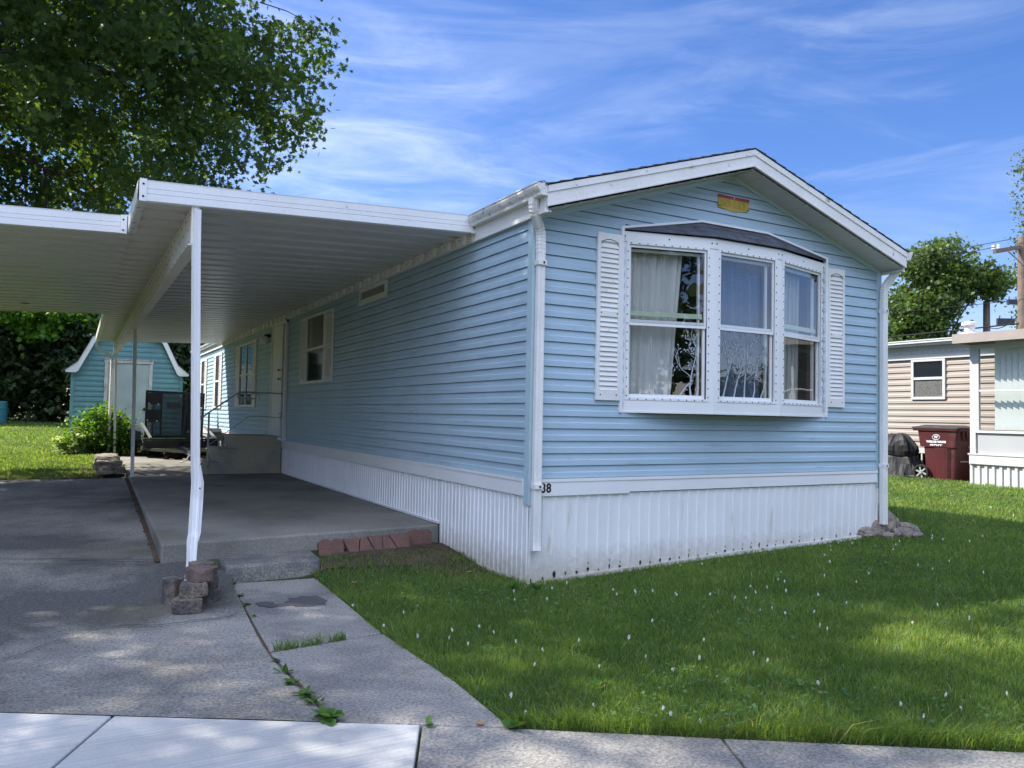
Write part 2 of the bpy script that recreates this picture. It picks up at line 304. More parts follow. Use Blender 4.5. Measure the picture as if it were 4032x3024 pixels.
wd = bpy.data.worlds.new('World'); SC.world = wd; wd.use_nodes = True; nt = wd.node_tree
for n in list(nt.nodes): nt.nodes.remove(n)
N, L = nt.nodes.new, nt.links.new
wo = N('ShaderNodeOutputWorld'); bg = N('ShaderNodeBackground'); L(bg.outputs[0], wo.inputs[0]); bg.inputs[1].default_value = .115
sky = N('ShaderNodeTexSky'); sky.sky_type = 'NISHITA'; sky.sun_disc = False; sky.sun_elevation = math.asin(SUN.z); sky.sun_rotation = math.atan2(SUN.x, SUN.y)
sky.air_density = 1.0; sky.dust_density = .3; sky.ozone_density = 2.2; sky.altitude = 200
hs = N('ShaderNodeHueSaturation'); hs.inputs['Saturation'].default_value = 1.28; hs.inputs['Value'].default_value = .75; L(sky.outputs[0], hs.inputs['Color'])
# thin cirrus: the view direction is projected onto a flat cloud layer high above the ground
tc = N('ShaderNodeTexCoord'); sx = N('ShaderNodeSeparateXYZ'); L(tc.outputs['Generated'], sx.inputs[0])
zc = N('ShaderNodeMath'); zc.operation = 'MAXIMUM'; L(sx.outputs[2], zc.inputs[0]); zc.inputs[1].default_value = .0
za = N('ShaderNodeMath'); za.operation = 'ADD'; L(zc.outputs[0], za.inputs[0]); za.inputs[1].default_value = .13
dv = N('ShaderNodeVectorMath'); dv.operation = 'DIVIDE'; L(tc.outputs['Generated'], dv.inputs[0])
cx = N('ShaderNodeCombineXYZ'); [L(za.outputs[0], cx.inputs[i]) for i in range(3)]; L(cx.outputs[0], dv.inputs[1])
CLOC = (.2,1.9,0)
def cloudlayer(rot, scale, nscale, lo, hi, dist, detail=9, loc=(0,0,0), rough=.6):
    mp = N('ShaderNodeMapping'); mp.inputs['Rotation'].default_value = (0,0,rot); mp.inputs['Scale'].default_value = scale; mp.inputs['Location'].default_value = loc; L(dv.outputs[0], mp.inputs[0])
    nz = N('ShaderNodeTexNoise'); nz.inputs['Scale'].default_value = nscale; nz.inputs['Detail'].default_value = detail; nz.inputs['Roughness'].default_value = rough; nz.inputs['Distortion'].default_value = dist; L(mp.outputs[0], nz.inputs['Vector'])
    mr = N('ShaderNodeMapRange'); mr.interpolation_type = 'SMOOTHSTEP'; mr.inputs[1].default_value = lo; mr.inputs[2].default_value = hi; L(nz.outputs[0], mr.inputs[0]); return mr.outputs[0]
c1 = cloudlayer(.55, (.55,1.3,1), .9, .48, .80, .5, loc=CLOC)
c2 = cloudlayer(.85, (.8,4.5,1), 1.7, .44, .84, .9, 11, (1.3,.4,0), .66)
mulA = N('ShaderNodeMath'); mulA.operation = 'MULTIPLY'; L(c1, mulA.inputs[0]); L(c2, mulA.inputs[1])
add = N('ShaderNodeMath'); add.operation = 'MULTIPLY_ADD'; L(mulA.outputs[0], add.inputs[0]); add.inputs[1].default_value = .6
ml = N('ShaderNodeMath'); ml.operation = 'MULTIPLY'; L(c1, ml.inputs[0]); ml.inputs[1].default_value = .22; L(ml.outputs[0], add.inputs[2]); add.use_clamp = True
# two banks of thin cloud low in the north east
def bank(az, el, lo, hi, rot, scale, n0, n1, amp, loc):
    a, e = math.radians(az), math.radians(el); d = N('ShaderNodeVectorMath'); d.operation = 'DOT_PRODUCT'; L(tc.outputs['Generated'], d.inputs[0]); d.inputs[1].default_value = (math.sin(a)*math.cos(e), math.cos(a)*math.cos(e), math.sin(e))
    m = N('ShaderNodeMapRange'); m.interpolation_type = 'SMOOTHSTEP'; m.inputs[1].default_value = lo; m.inputs[2].default_value = hi; L(d.outputs['Value'], m.inputs[0])
    mp = N('ShaderNodeMapping'); mp.inputs['Rotation'].default_value = rot; mp.inputs['Scale'].default_value = scale; mp.inputs['Location'].default_value = loc; L(tc.outputs['Generated'], mp.inputs[0])
    nz = N('ShaderNodeTexNoise'); nz.inputs['Scale'].default_value = 1; nz.inputs['Detail'].default_value = 10; nz.inputs['Roughness'].default_value = .62; nz.inputs['Distortion'].default_value = .7; L(mp.outputs[0], nz.inputs['Vector'])
    r = N('ShaderNodeMapRange'); r.interpolation_type = 'SMOOTHSTEP'; r.inputs[1].default_value = n0; r.inputs[2].default_value = n1; r.inputs[4].default_value = amp; L(nz.outputs[0], r.inputs[0])
    q = N('ShaderNodeMath'); q.operation = 'MULTIPLY'; L(m.outputs[0], q.inputs[0]); L(r.outputs[0], q.inputs[1]); return q.outputs[0]
acc = add.outputs[0]
for args in ((13,13,.915,.995,(0,.16,-.25),(3.2,3.2,15),.44,.86,.50,(0,0,0)), (24,27,.88,.99,(0,.3,-.3),(2.2,2.2,9),.44,.9,.27,(3,1,0)), (50,17,.93,.995,(0,.1,.2),(3,3,16),.48,.88,.26,(7,2,0))):
    ad = N('ShaderNodeMath'); ad.operation = 'ADD'; ad.use_clamp = True; L(acc, ad.inputs[0]); L(bank(*args), ad.inputs[1]); acc = ad.outputs[0]
mxc = N('ShaderNodeMix'); mxc.data_type = 'RGBA'; L(acc, mxc.inputs[0]); tn = N('ShaderNodeMix'); tn.data_type = 'RGBA'; tn.blend_type = 'MULTIPLY'; tn.inputs[0].default_value = 1; L(hs.outputs[0], tn.inputs[6]); tn.inputs[7].default_value = (1.06,.90,1.10,1); L(tn.outputs[2], mxc.inputs[6]); mxc.inputs[7].default_value = (5.0, 5.5, 6.3, 1)
# added fill: bright patch of unseen sky behind the photographer, lifts the shaded facade
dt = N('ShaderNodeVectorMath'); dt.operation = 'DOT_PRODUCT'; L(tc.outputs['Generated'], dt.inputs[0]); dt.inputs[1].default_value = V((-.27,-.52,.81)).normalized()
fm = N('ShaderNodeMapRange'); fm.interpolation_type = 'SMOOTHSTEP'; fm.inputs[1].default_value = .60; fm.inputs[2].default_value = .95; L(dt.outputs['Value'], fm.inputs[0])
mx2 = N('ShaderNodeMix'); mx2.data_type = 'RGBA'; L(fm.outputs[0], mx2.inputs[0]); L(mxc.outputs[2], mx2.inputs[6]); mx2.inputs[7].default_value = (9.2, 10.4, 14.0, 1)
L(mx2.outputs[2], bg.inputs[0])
SC.view_settings.view_transform = 'Standard'; SC.view_settings.look = 'None'; SC.view_settings.gamma = 1; SC.view_settings.exposure = 1.12; SC.view_settings.use_curve_mapping = False
SC.cycles.max_bounces = 8; SC.cycles.diffuse_bounces = 4; SC.cycles.glossy_bounces = 3; SC.cycles.transparent_max_bounces = 12; SC.cycles.transmission_bounces = 4; SC.cycles.caustics_reflective = False; SC.cycles.caustics_refractive = False
SC.cycles.sample_clamp_indirect = 6

# ------------------------------------------------------------------ ground heights
XE = [-60, -6.5, -3.675, -1.964, -1.63, -.82, .3, 6, 60]; YE = [38, .3, -1.388, -2.395, -2.59, -3.12, -3.84, -7.7, -44]
def ye(x): return np.interp(x, XE, YE)
def sstep(a, b, t):
    t = np.clip((t-a)/(b-a), 0, 1); return t*t*(3-2*t)
def gd(y): return np.interp(y, [-.3, 1.0, 1.6, 2.2, 5, 9.1, 16, 22.5, 32, 60, 200], [-.1, -.05, .03, .05, .11, .155, .22, .41, .67, .9, 1.2])
def gz(x, y):
    x = np.asarray(x, float); y = np.asarray(y, float)
    s = (y - ye(x))*.83
    R = -.1 + np.interp(x, [-1.6, 0, 4.6, 11, 16, 40], [0, .01, .165, .37, .42, .6])*sstep(0, 2.6, s) + .02*sstep(4, 14, y)
    R = R + .085*sstep(.6, 1.5, y)*sstep(-1.6, -1.35, x)*(1-sstep(-.05, .1, x))
    Lf = gd(y)
    w = sstep(-.35, .35, x); z = np.where(y > 1.5, Lf*(1-w)+R*w, R)
    return np.where(s < -.02, -.115, z)
def n2(x, y, f, o=0.0):
    x = np.asarray(x)*f + o; y = np.asarray(y)*f - o
    return (np.sin(x*1.7+np.sin(y*1.3+1)*1.5)+np.sin(y*2.1+np.sin(x*1.1)*1.7+2)+.6*np.sin(x*3.7+y*2.9+.5))/2.6
def walk_right(y): return np.interp(y, [-2.55,-1.85,-1.24,-.73,0,.5,1.05], [-1.61,-1.575,-1.615,-1.615,-1.585,-1.567,-1.557]) + .012*n2(y, y*0, 3.0)
def lawn(x, y):
    e = .018*n2(x, y, 9)
    front = (y > ye(x)+.03+e) & (x > walk_right(y)+e) & ~((x > -.01) & (x < 4.63) & (y > -.015))
    front &= ~((x <= 0) & (y > 1.42))
    front &= ~((x > 10.86) & (y < 2.72)) & ~((x > 11.3) & (y < 14))
    back = ((x < -3.02+.12*n2(x,y,2)) & (y > 9.25+e) & (y < 15.7)) | ((x < -.06) & (y > 15.75)) | ((x < -6.62) & (y > ye(x)+.05))
    back &= ~((x > -3.6) & (x < -.33) & (y > 22.45) & (y < 26))
    return front | back

# ------------------------------------------------------------------ terrain sheet
def axis(lo, hi, fl, fh, st):
    a = list(np.arange(fl, fh+1e-6, st)); d = st; p = fh
    while p < hi: d *= 1.35; p += d; a.append(p)
    d = st; p = fl
    while p > lo: d *= 1.35; p -= d; a.insert(0, p)
    return np.array(a)
ax = axis(-320, 320, -8, 14, .2); ay = axis(-120, 400, -8, 18, .2)
GX, GY = np.meshgrid(ax, ay); GZ = gz(GX, GY) - .016
slabm = (GX > -2.9) & (GX < 4.7) & (GY > 1.4) & (GY < 15.9); GZ = np.where(slabm & (GX < .3) & (GY > 2.0), GZ-.12, GZ)
b = MB(); nx = len(ax); b.v = [V(p) for p in zip(GX.ravel(), GY.ravel(), GZ.ravel())]
for j in range(len(ay)-1):
    for i in range(nx-1): b.f.append((j*nx+i, j*nx+i+1, (j+1)*nx+i+1, (j+1)*nx+i)); b.m.append(0)
tag(b.build('ground', M['turf'], smooth=True, recalc=False), kind='structure')

# bare soil by the skirting and along the stacked stones
def patch(name, pts, mat, lift=.004):
    b = MB(); n = 8; P = [V((p[0], p[1], 0)) for p in pts]; c = sum(P, V())/len(P)
    rings = []
    for k in range(n+1):
        rings.append([c+(p-c)*(k/n) for p in P])
    for k in range(n):
        for j in range(len(P)):
            j2 = (j+1) % len(P); q = [rings[k][j], rings[k][j2], rings[k+1][j2], rings[k+1][j]]
            b.face([(t.x, t.y, float(gz(t.x, t.y))-.016+lift+.012*abs(mnoise.noise((t.x*6, t.y*6, 1)))) for t in q])
    return tag(b.build(name, mat, smooth=True), kind='structure')
def ring_pts(poly, n=40, wob=.06, seed=0):
    out = []; L_ = len(poly)
    for k in range(n):
        t = k/n*L_; i = int(t); f = t-i; a = V(poly[i]+(0,)); c = V(poly[(i+1) % L_]+(0,)); p = a.lerp(c, f)
        p += V((mnoise.noise((p.x*3, p.y*3, seed)), mnoise.noise((p.x*3, p.y*3, seed+9)), 0))*wob; out.append(p)
    return out
patch('soil', ring_pts([(-1.5,1.15),(-1.2,1.2),(-.7,1.22),(-.35,.95),(-.12,.45),(-.02,.1),(.02,1.7),(-1.5,1.5)], 48), M['soil'])
patch('soil', ring_pts([(-6.4,9.12),(-3.0,9.12),(-2.72,10.4),(-2.62,12.8),(-3.05,12.4),(-3.3,10.3),(-4.2,9.75),(-6.4,9.7)], 60), M['soil'], .01)

# ------------------------------------------------------------------ driveway, walk, pavement, patio
def xr(y): return np.interp(y, [-2.3, -1, 1.05, 1.5, 1.56, 6.1, 11.3], [-2.315, -2.37, -2.25, -2.24, -2.75, -2.675, -2.575])
b = MB(); rows = list(np.linspace(0, 1, 34)); nxd = 26
def drv(u, t):
    y0 = -1.9; y = y0 + (9.1-y0)*t
    for _ in range(3):
        x = -6.6 + (float(xr(y))+6.6)*u; y0 = float(ye(x))+.012; y = y0 + (9.1-y0)*t
    return (x, y, float(gd(y)) + .004*mnoise.noise((x*1.3, y*1.3, 0)))
G = [[drv(i/nxd, t) for i in range(nxd+1)] for t in rows]
for j in range(len(rows)-1):
    for i in range(nxd): b.face([G[j][i], G[j][i+1], G[j+1][i+1], G[j+1][i]])
for j in range(len(rows)-1): a, c = G[j][nxd], G[j+1][nxd]; b.face([a, c, (c[0],c[1],-.14), (a[0],a[1],-.14)])
def crackline(pts, w, seed, zf, jit=.03, m=1, lift=.013):
    q = []
    for k in range(len(pts)-1):
        a = V(pts[k]); c = V(pts[k+1]); n = max(2, int((c-a).length/.06))
        for i in range(n): q.append(a.lerp(c, i/n))
    q.append(V(pts[-1])); L_ = []; R_ = []
    for k, p in enumerate(q):
        d = (q[min(k+1,len(q)-1)]-q[max(k-1,0)]).normalized(); nn = V((-d.y, d.x, 0))
        p2 = p + nn*jit*mnoise.noise((p.x*4, p.y*4, seed)) + nn*jit*.5*mnoise.noise((p.x*17, p.y*17, seed)); ww = w*(.45+.55*abs(mnoise.noise((p.x*9, p.y*9, seed+3)))*2)
        for S_, e in ((L_, 1), (R_, -1)): t = p2+nn*e*ww/2; S_.append((t.x, t.y, zf(t.x, t.y)+lift))
    for k in range(len(q)-1): b.face([L_[k], L_[k+1], R_[k+1], R_[k]], m)
zfd = lambda x, y: float(gd(y))
crackline([(-6.5,-1.0,0),(-3.739,-.497,0),(-3.448,-.201,0),(-3.137,-.058,0),(-2.722,-.101,0),(-2.37,-.056,0)], .011, 1, zfd, .075)
crackline([(-6.5,3.19,0),(-3.93,2.10,0),(-2.77,1.61,0)], .022, 2, zfd, .004)
crackline([(-6.5,2.97,0),(-3.91,1.86,0),(-2.85,1.48,0)], .010, 4, zfd, .004)
crackline([(-5.2,4.9,0),(-4.176,5.51,0),(-3.56,6.4,0)], .010, 3, zfd, .03)
tag(b.build('driveway', [M['conc_drive'], M['crack']], smooth=False, recalc=False), kind='structure')
b = MB()   # dirt filled joints beside the slabs
def ribbon(y0, y1, dl, dr, lift, zc=None):
    ys = np.linspace(y0, y1, 90)
    L_ = [(float(xr(y))+dl*(.55+.9*abs(mnoise.noise((y*4,1,0)))), y, float(gd(y))+lift if zc is None else zc) for y in ys]; R_ = [(float(xr(y))+dr, y, float(gd(y))+lift if zc is None else zc) for y in ys]
    for k in range(len(ys)-1): b.face([L_[k], R_[k], R_[k+1], L_[k+1]])
ribbon(-2.12, 1.5, .0, .05, 0, -.105)
ribbon(1.585, 9.0, -.05, .06, .005)
tag(b.build('joint_soil', M['soil']), kind='structure')
def slab(name, poly, top, mat, thick=.12, bevel=.012):
    b = MB(); b.prism([(p[0], p[1], top-thick) for p in poly], (0,0,thick)); return tag(b.build(name, mat, bevel=bevel), kind='structure')
slab('walkway', [(-2.235,1.06),(-2.345,-.955),(-1.605,-.85),(-1.545,1.0)], -.097, M['conc_old'])
slab('walkway', [(-2.352,-.985),(-2.29,-2.19),(-1.70,-2.54),(-1.60,-2.60),(-1.57,-1.9),(-1.605,-.88)], -.097, M['conc_old'])
pd = V((-.433,-.901,0))
def pave(name, xa, xb, top, mat):
    a = V((xa, float(ye(xa)), 0)); c = V((xb, float(ye(xb)), 0)); e = (c-a).normalized()*.006; a += e; c -= e
    pts = [a]
    for x in XE:
        if xa < x < xb: pts.append(V((x, float(ye(x)), 0)))
    pts.append(c); q = pts + [p+pd*1.55 for p in pts[::-1]]
    slab(name, [(p.x, p.y) for p in q][::-1], top, mat, .14, .008)
pave('sidewalk', -6.5, -3.211, -.096, M['conc_new']); pave('sidewalk', -3.211, -1.964, -.096, M['conc_new'])
for xa, xb in ((-1.964,-.802),(-.802,.55),(.55,2.0),(2.0,3.6),(3.6,5.2),(-9.5,-6.5)): pave('sidewalk', xa, xb, -.099, M['conc_old'])
def stain(name, blobs, z):
    for cx_, cy_, rx, ry, sd in blobs:
        z += .0007; b = MB(); c = (cx_, cy_, z); n = 40; ring = [(cx_+rx*math.cos(t)*(1+.45*mnoise.noise((math.cos(t)*2.2,math.sin(t)*2.2,sd))+.2*mnoise.noise((math.cos(t)*7,math.sin(t)*7,sd))), cy_+ry*math.sin(t)*(1+.45*mnoise.noise((math.cos(t)*2.2,math.sin(t)*2.2,sd))+.2*mnoise.noise((math.cos(t)*7,math.sin(t)*7,sd+3))), z) for t in [2*math.pi*k/n for k in range(n)]]
        for k in range(n): b.face([c, ring[k], ring[(k+1) % n]])
        tag(b.build(name, M['stain'], recalc=False), kind='structure')
stain('damp_stain', ((-1.83,.18,.14,.17,1),(-2.02,.14,.13,.045,5),(-2.13,.22,.07,.07,9)), -.0945)
b = MB(); P = [(-40,24.1-1.55),(-6.5-.67,.3-1.4),(-1.964-.67,-2.395-1.4),(.3-.67,-3.84-1.4),(6-.67,-7.7-1.4),(40,-31)]
for k in range(len(P)-1):
    (xa, ya), (xb, yb) = P[k], P[k+1]; b.face([(xa-5.4,ya-11.2,-.092),(xb-5.4,yb-11.2,-.092),(xb-.05,yb-.1,-.105),(xa-.05,ya-.1,-.105)])
tag(b.build('street', M['asphalt']), kind='structure')
slab('patio', [(-2.735,1.575),(-.012,1.845),(-.012,13.08),(-2.51,13.16)], .18, M['conc_patio'], .5, .02)
slab('patio', [(-2.53,13.2),(-.012,13.12),(-.012,15.7),(-2.5,15.8)], .168, M['conc_patio'], .4, .02)

# ------------------------------------------------------------------ grass
def scatter_polar(n, rmin, rmax, rho0, rc, ex, half=.95):
    r = np.linspace(rmin, rmax, 4000); dens = np.where(r < rc, 1, (rc/r)**ex)*r; cdf = np.cumsum(dens); tot = np.trapz(dens, r)*2*half*rho0
    n = int(tot) if n is None else n
    rr = np.interp(RNG.random(n)*cdf[-1], cdf, r); th = yaw + (RNG.random(n)*2-1)*half
    return CAM.x + rr*np.sin(th), CAM.y + rr*np.cos(th), rr
def blades(name, x, y, r, mat, hmin, hmax, w0):
    n = len(x); z = gz(x, y) - .014
    patchy = n2(x, y, .9, 3)*.5 + n2(x, y, 2.7, 1)*.5
    edge = 1 + .7*np.exp(-np.clip(y-ye(x), 0, 9)/.12)*(x > -1.7)
    h = (hmin + (hmax-hmin)*RNG.random(n))*(1+.42*patchy)*edge
    w = w0*np.maximum(1, r/5.5)*(.7+.6*RNG.random(n))
    a = RNG.random(n)*2*np.pi; la = a + (RNG.random(n)-.5)*2.5; lean = h*(.15+.75*RNG.random(n)**1.3)
    dn = np.clip((y-ye(x))*.83, 0, 9); fr = (dn < .13) & (x > -1.75) & (RNG.random(n) < .75)     # long fringe flopping over the pavement
    la = np.where(fr, math.atan2(-.825,-.565) + RNG.normal(0,.75,n), la); h = np.where(fr, h*(1.5+.9*RNG.random(n)), h); lean = np.where(fr, h*(.45+.75*RNG.random(n)), lean)
    wr = (x < -1.45) & (y < 1.1) & (x > -1.75) & (RNG.random(n) < .6); la = np.where(wr, math.pi+RNG.normal(0,.8,n), la); lean = np.where(wr, h*(.4+.7*RNG.random(n)), lean)
    ca, sa = np.cos(a), np.sin(a); cl, sl_ = np.cos(la), np.sin(la)
    vs = np.empty((n, 5, 3))
    def put(k, f, wf):
        s = {0:-1, 1:1, 2:1, 3:-1, 4:0}[k]
        vs[:, k, 0] = x + s*ca*w*wf*.5 + cl*lean*f*f; vs[:, k, 1] = y + s*sa*w*wf*.5 + sl_*lean*f*f; vs[:, k, 2] = z + h*f*(1-.18*f*(lean/h))
    put(0, 0, 1); put(1, 0, 1); put(2, .55, .9); put(3, .55, .9); put(4, 1, 0)
    me = bpy.data.meshes.new(name); me.vertices.add(n*5); me.vertices.foreach_set('co', vs.ravel())
    base = np.arange(n)*5; lo = np.concatenate([np.stack([base, base+1, base+2, base+3], 1).ravel(), np.stack([base+3, base+2, base+4], 1).ravel()])
    me.loops.add(n*7); me.loops.foreach_set('vertex_index', lo.astype(np.int32)); me.polygons.add(n*2)
    me.polygons.foreach_set('loop_start', np.concatenate([np.arange(n)*4, n*4+np.arange(n)*3]).astype(np.int32))
    tint = np.clip(.45 + .30*patchy + .18*RNG.standard_normal(n) + .22*(RNG.random(n) < .08), 0, .93); tint = np.where(RNG.random(n) < .016, 1.0, tint)
    at = me.attributes.new('tint', 'FLOAT', 'FACE'); at.data.foreach_set('value', np.concatenate([tint, tint]).astype(np.float32))
    me.materials.append(mat); me.update(calc_edges=True); o = bpy.data.objects.new(name, me); COL.objects.link(o); return o
x, y, r = scatter_polar(None, 1.5, 45, 8200, 5.5, 2.25)
k = lawn(x, y) & ~((x > -1.55) & (x < .05) & (y > .45+.25*n2(x,y,4)) & (y < 1.6) & (RNG.random(len(x)) < np.clip(.25+.62*(y-.5),0,.85))); x, y, r = x[k], y[k], r[k]
print('blades', len(x))
tag(blades('grass', x, y, r, M['grass'], .026, .062, .0048), 'short mown lawn grass around the blue home', 'grass', kind='stuff')
def leafcloud(name, cen, nrm, size, shape, tint, mat, parent=None, droop=.12, jit=None):
    """cen (N,3) leaf centres, nrm (N,3) normals, size (N,), shape list of 2-D outline points"""
    n = len(cen); sh = np.array(shape, float); k = len(sh)
    nrm = nrm/np.linalg.norm(nrm, axis=1, keepdims=True); rv = RNG.standard_normal((n,3)); t = np.cross(nrm, rv); t /= np.linalg.norm(t, axis=1, keepdims=True); bt = np.cross(nrm, t)
    vs = cen[:,None,:] + size[:,None,None]*(t[:,None,:]*sh[None,:,0:1] + bt[:,None,:]*sh[None,:,1:2] - nrm[:,None,:]*(droop*(sh[:,0]**2+sh[:,1]**2))[None,:,None])
    off = np.zeros(3)
    if parent is not None:
        q = parent
        while q is not None: off += np.array(q.location); q = q.parent
    vs -= off
    me = bpy.data.meshes.new(name); me.vertices.add(n*k); me.vertices.foreach_set('co', vs.ravel()); me.loops.add(n*k); me.loops.foreach_set('vertex_index', np.arange(n*k, dtype=np.int32))
    me.polygons.add(n); me.polygons.foreach_set('loop_start', (np.arange(n)*k).astype(np.int32))
    at = me.attributes.new('tint', 'FLOAT', 'FACE'); at.data.foreach_set('value', np.clip(tint, 0, 1).astype(np.float32))
    me.materials.append(mat); me.update(calc_edges=True); o = bpy.data.objects.new(name, me); COL.objects.link(o)
    if parent is not None: o.parent = parent
    return o
OVAL = [(-.5,0),(-.2,.24),(.2,.22),(.5,0),(.2,-.22),(-.2,-.24)]
TREFOIL = [(0,-.12),(.22,-.42),(.46,-.22),(.3,.02),(.5,.3),(.2,.48),(0,.24),(-.2,.48),(-.5,.3),(-.3,.02),(-.46,-.22),(-.22,-.42)]
MAPLE = [(0,-.5),(.12,-.22),(.42,-.36),(.30,-.08),(.52,.12),(.20,.14),(.10,.52),(0,.30),(-.10,.52),(-.20,.14),(-.52,.12),(-.30,-.08),(-.42,-.36),(-.12,-.22)]
SPRAY = [(-.5,.02),(-.25,.22),(-.1,.12),(.1,.3),(.2,.12),(.5,.08),(.3,-.08),(.15,-.25),(-.05,-.12),(-.25,-.24)]
x, y, r = scatter_polar(60000, 1.5, 16, 1, 6, 1.6); k = lawn(x, y) & (y < 8) & (n2(x, y, 1.1, 5)+.5*n2(x,y,3.1) > .18) & (RNG.random(len(x)) < .42); x, y, r = x[k], y[k], r[k]
cen = np.stack([x, y, gz(x, y) + .018 + .022*RNG.random(len(x))], 1); nrm = RNG.standard_normal((len(x),3))*.35 + np.array([0,0,1.0])
tag(leafcloud('clover_patch', cen, nrm, .022*np.maximum(1, r/8)*(.7+.6*RNG.random(len(x))), TREFOIL, .5+.25*RNG.standard_normal(len(x)), M['clover']), 'low clover leaves growing among the lawn grass', 'clover', kind='stuff')
# ------------------------------------------------------------------ the blue mobile home
HW, HL, ZS, ZE, ZA, SL = 4.62, 21.9, .80, 3.09, 3.826, .3186   # width, length, siding foot, eave, gable apex, roof slope
XM = HW/2
def siding(b, P, z0, z1, h, lo, hi, holes=(), m=0, lap=.017):
    z = z0
    while z < z1-1e-4:
        zt = min(z+h, z1); prof = [(z,.003), (z,-.012), (z+.0055,-.012), (z+.0055,lap), (z+.48*h, lap*.86), (z+.56*h, lap*.42), (zt,.003)]
        prof = [(min(a, z1), d) for a, d in prof]
        for (za, da), (zb, db) in zip(prof[:-1], prof[1:]):
            iv = [(lo(za), lo(zb), hi(za), hi(zb))]; mid = (za+zb)/2
            for (a0, a1, ha, hb) in holes:
                if ha < mid < hb:
                    nv = []
                    for (la, lb, ra, rb) in iv:
                        if la < a0 < ra: nv.append((la, lb, a0, a0))
                        if la < a1 < ra: nv.append((a1, a1, ra, rb))
                        if ra <= a0 or la >= a1: nv.append((la, lb, ra, rb))
                    iv = nv
            for (la, lb, ra, rb) in iv:
                if ra-la < 1e-3: continue
                b.face([P(la,za,da), P(ra,za,da), P(rb,zb,db), P(lb,zb,db)], m)
        z += h
home = thing('mobile_home', 'light blue single-wide mobile home with white bay window and white skirting', 'mobile home', (XM, 0, 0))
fr = lambda a, z, d: V((a, -d, z)); lf = lambda a, z, d: V((-d, a, z)); ri = lambda a, z, d: V((HW+d, a, z)); bk = lambda a, z, d: V((a, HL+d, z))
gl = lambda z: max(0, (z-ZE)/SL); gr = lambda z: HW-max(0, (z-ZE)/SL)
b = MB(); siding(b, fr, ZS, ZA-.01, .1085, gl, gr, [(.975, 3.665, 1.42, 3.14)])
rs = random.Random(8)
for k in range(16):
    z = ZS+.1085*rs.randint(0,19); xa = rs.choice((.42,.60,2.5,4.2,4.35,3.1,1.2)); 
    if .6 < xa < 4.05 and 1.38 < z < 3.2: continue
    b.box(xa, xa+.003, -.0178, -.004, z+.008, z+.05, 0)
b.build('wall', [M['siding'], M['trim_aqua']], home)
b = MB(); siding(b, lf, ZS, ZE, .1085, lambda z: 0, lambda z: HL); rs = random.Random(3)
for k in range(26): y = rs.choice((1.15,2.4,3.3,5.1,5.75,8.3,11.2,14.8))+rs.choice((0,.0,.35,-.4)); z = ZS+.1085*rs.randint(0,20); b.box(-.0178,-.004, y, y+.003, z+.008, z+.05)
b.build('wall', M['siding'], home)
b = MB(); siding(b, ri, ZS, ZE, .1085, lambda z: 0, lambda z: HL); b.build('wall', M['siding'], home)
b = MB(); siding(b, bk, ZS, ZA-.01, .1085, gl, gr); b.build('wall', M['siding'], home)
b = MB(); b.box(-.022, .05, -.022, -.001, .58, 3.09); b.box(-.022, -.001, -.001, .062, .58, 3.09); b.build('corner_trim', M['trim_aqua'], home)
b = MB(); b.box(HW-.055, HW+.022, -.022, -.001, .62, 3.09); b.box(HW+.001, HW+.022, -.001, .07, .62, 3.09); b.build('corner_trim', M['trim_aqua'], home)
b = MB(); b.bar((0.02,-.014,3.07), (XM,-.014,3.802), .022, .045, (0,0,1)); b.build('gable_trim', M['trim_aqua'], home)
b = MB(); b.bar((XM,-.014,3.802), (HW-.02,-.014,3.07), .022, .045, (0,0,1)); b.build('gable_trim', M['trim_aqua'], home)
# belt board between siding and skirting
b = MB(); b.box(.055, 1.05, -.030, -.001, .655, .782); b.box(1.052, HW-.06, -.028, -.001, .668, .782); b.box(.055, HW-.06, -.036, -.031, .775, .803); b.box(.055, HW-.06, -.0305, -.001, .7825, .8)
b.build('belt_board', M['white'], home)
b = MB(); b.box(-.030, -.001, .065, HL, .655, .778); b.box(-.036, -.001, .065, HL, .779, .803)
for y in (1.9, 5.3, 8.4): b.box(-.0315, -.030, y, y+.004, .655, .778)
b.build('belt_board', M['white'], home)
# ribbed steel skirting, front (foot follows the rising lawn), sides and back
def ribbed(b, P, a0, a1, zb, zt, pitch, rib=.020, dep=.010, lean=0.0, m=0, odd=None):
    """P(a,z,d). vertical ribs; zb(a) foot height"""
    pr = []; a = a0; k = 0
    while a < a1-1e-6:
        e = min(a+pitch, a1); pr += [(a,0),(min(a+.010,e),0),(min(a+.014,e),dep),(min(a+.014+rib,e),dep),(min(a+.018+rib,e),0)]
        if odd: pr += [(min(a+pitch*.55,e),0),(min(a+pitch*.55+.003,e),odd),(min(a+pitch*.55+.010,e),odd),(min(a+pitch*.55+.013,e),0)]
        pr.append((e,0)); a = e
    for (p, dp), (q, dq) in zip(pr[:-1], pr[1:]):
        if q-p < 1e-6: continue
        b.face([P(p, zb(p), dp-lean), P(q, zb(q), dq-lean), P(q, zt, dq), P(p, zt, dp)], m)
zf = lambda x: float(np.interp(x, [0, .52, 1.3, 2.48, 3.86, 4.6], [-.098, -.060, -.034, .018, .05, .075]))
b = MB(); sk = lambda a, z, d: V((a - .03*max(0,(a-3.5))*(.66-z), -d-.004+.0, z))
ribbed(b, sk, 0, HW, zf, .66, .1175, lean=.012)
a = 0
while a < HW-.05:
    b.hexa([sk(a,zf(a)-.02,-.010),sk(a+.4,zf(a+.4)-.02,-.010),sk(a+.4,zf(a+.4)-.02,.014),sk(a,zf(a)-.02,.014),sk(a,zf(a)+.016,-.010),sk(a+.4,zf(a+.4)+.016,-.010),sk(a+.4,zf(a+.4)+.016,.014),sk(a,zf(a)+.016,.014)]) if a+.4 < HW else None; a += .4
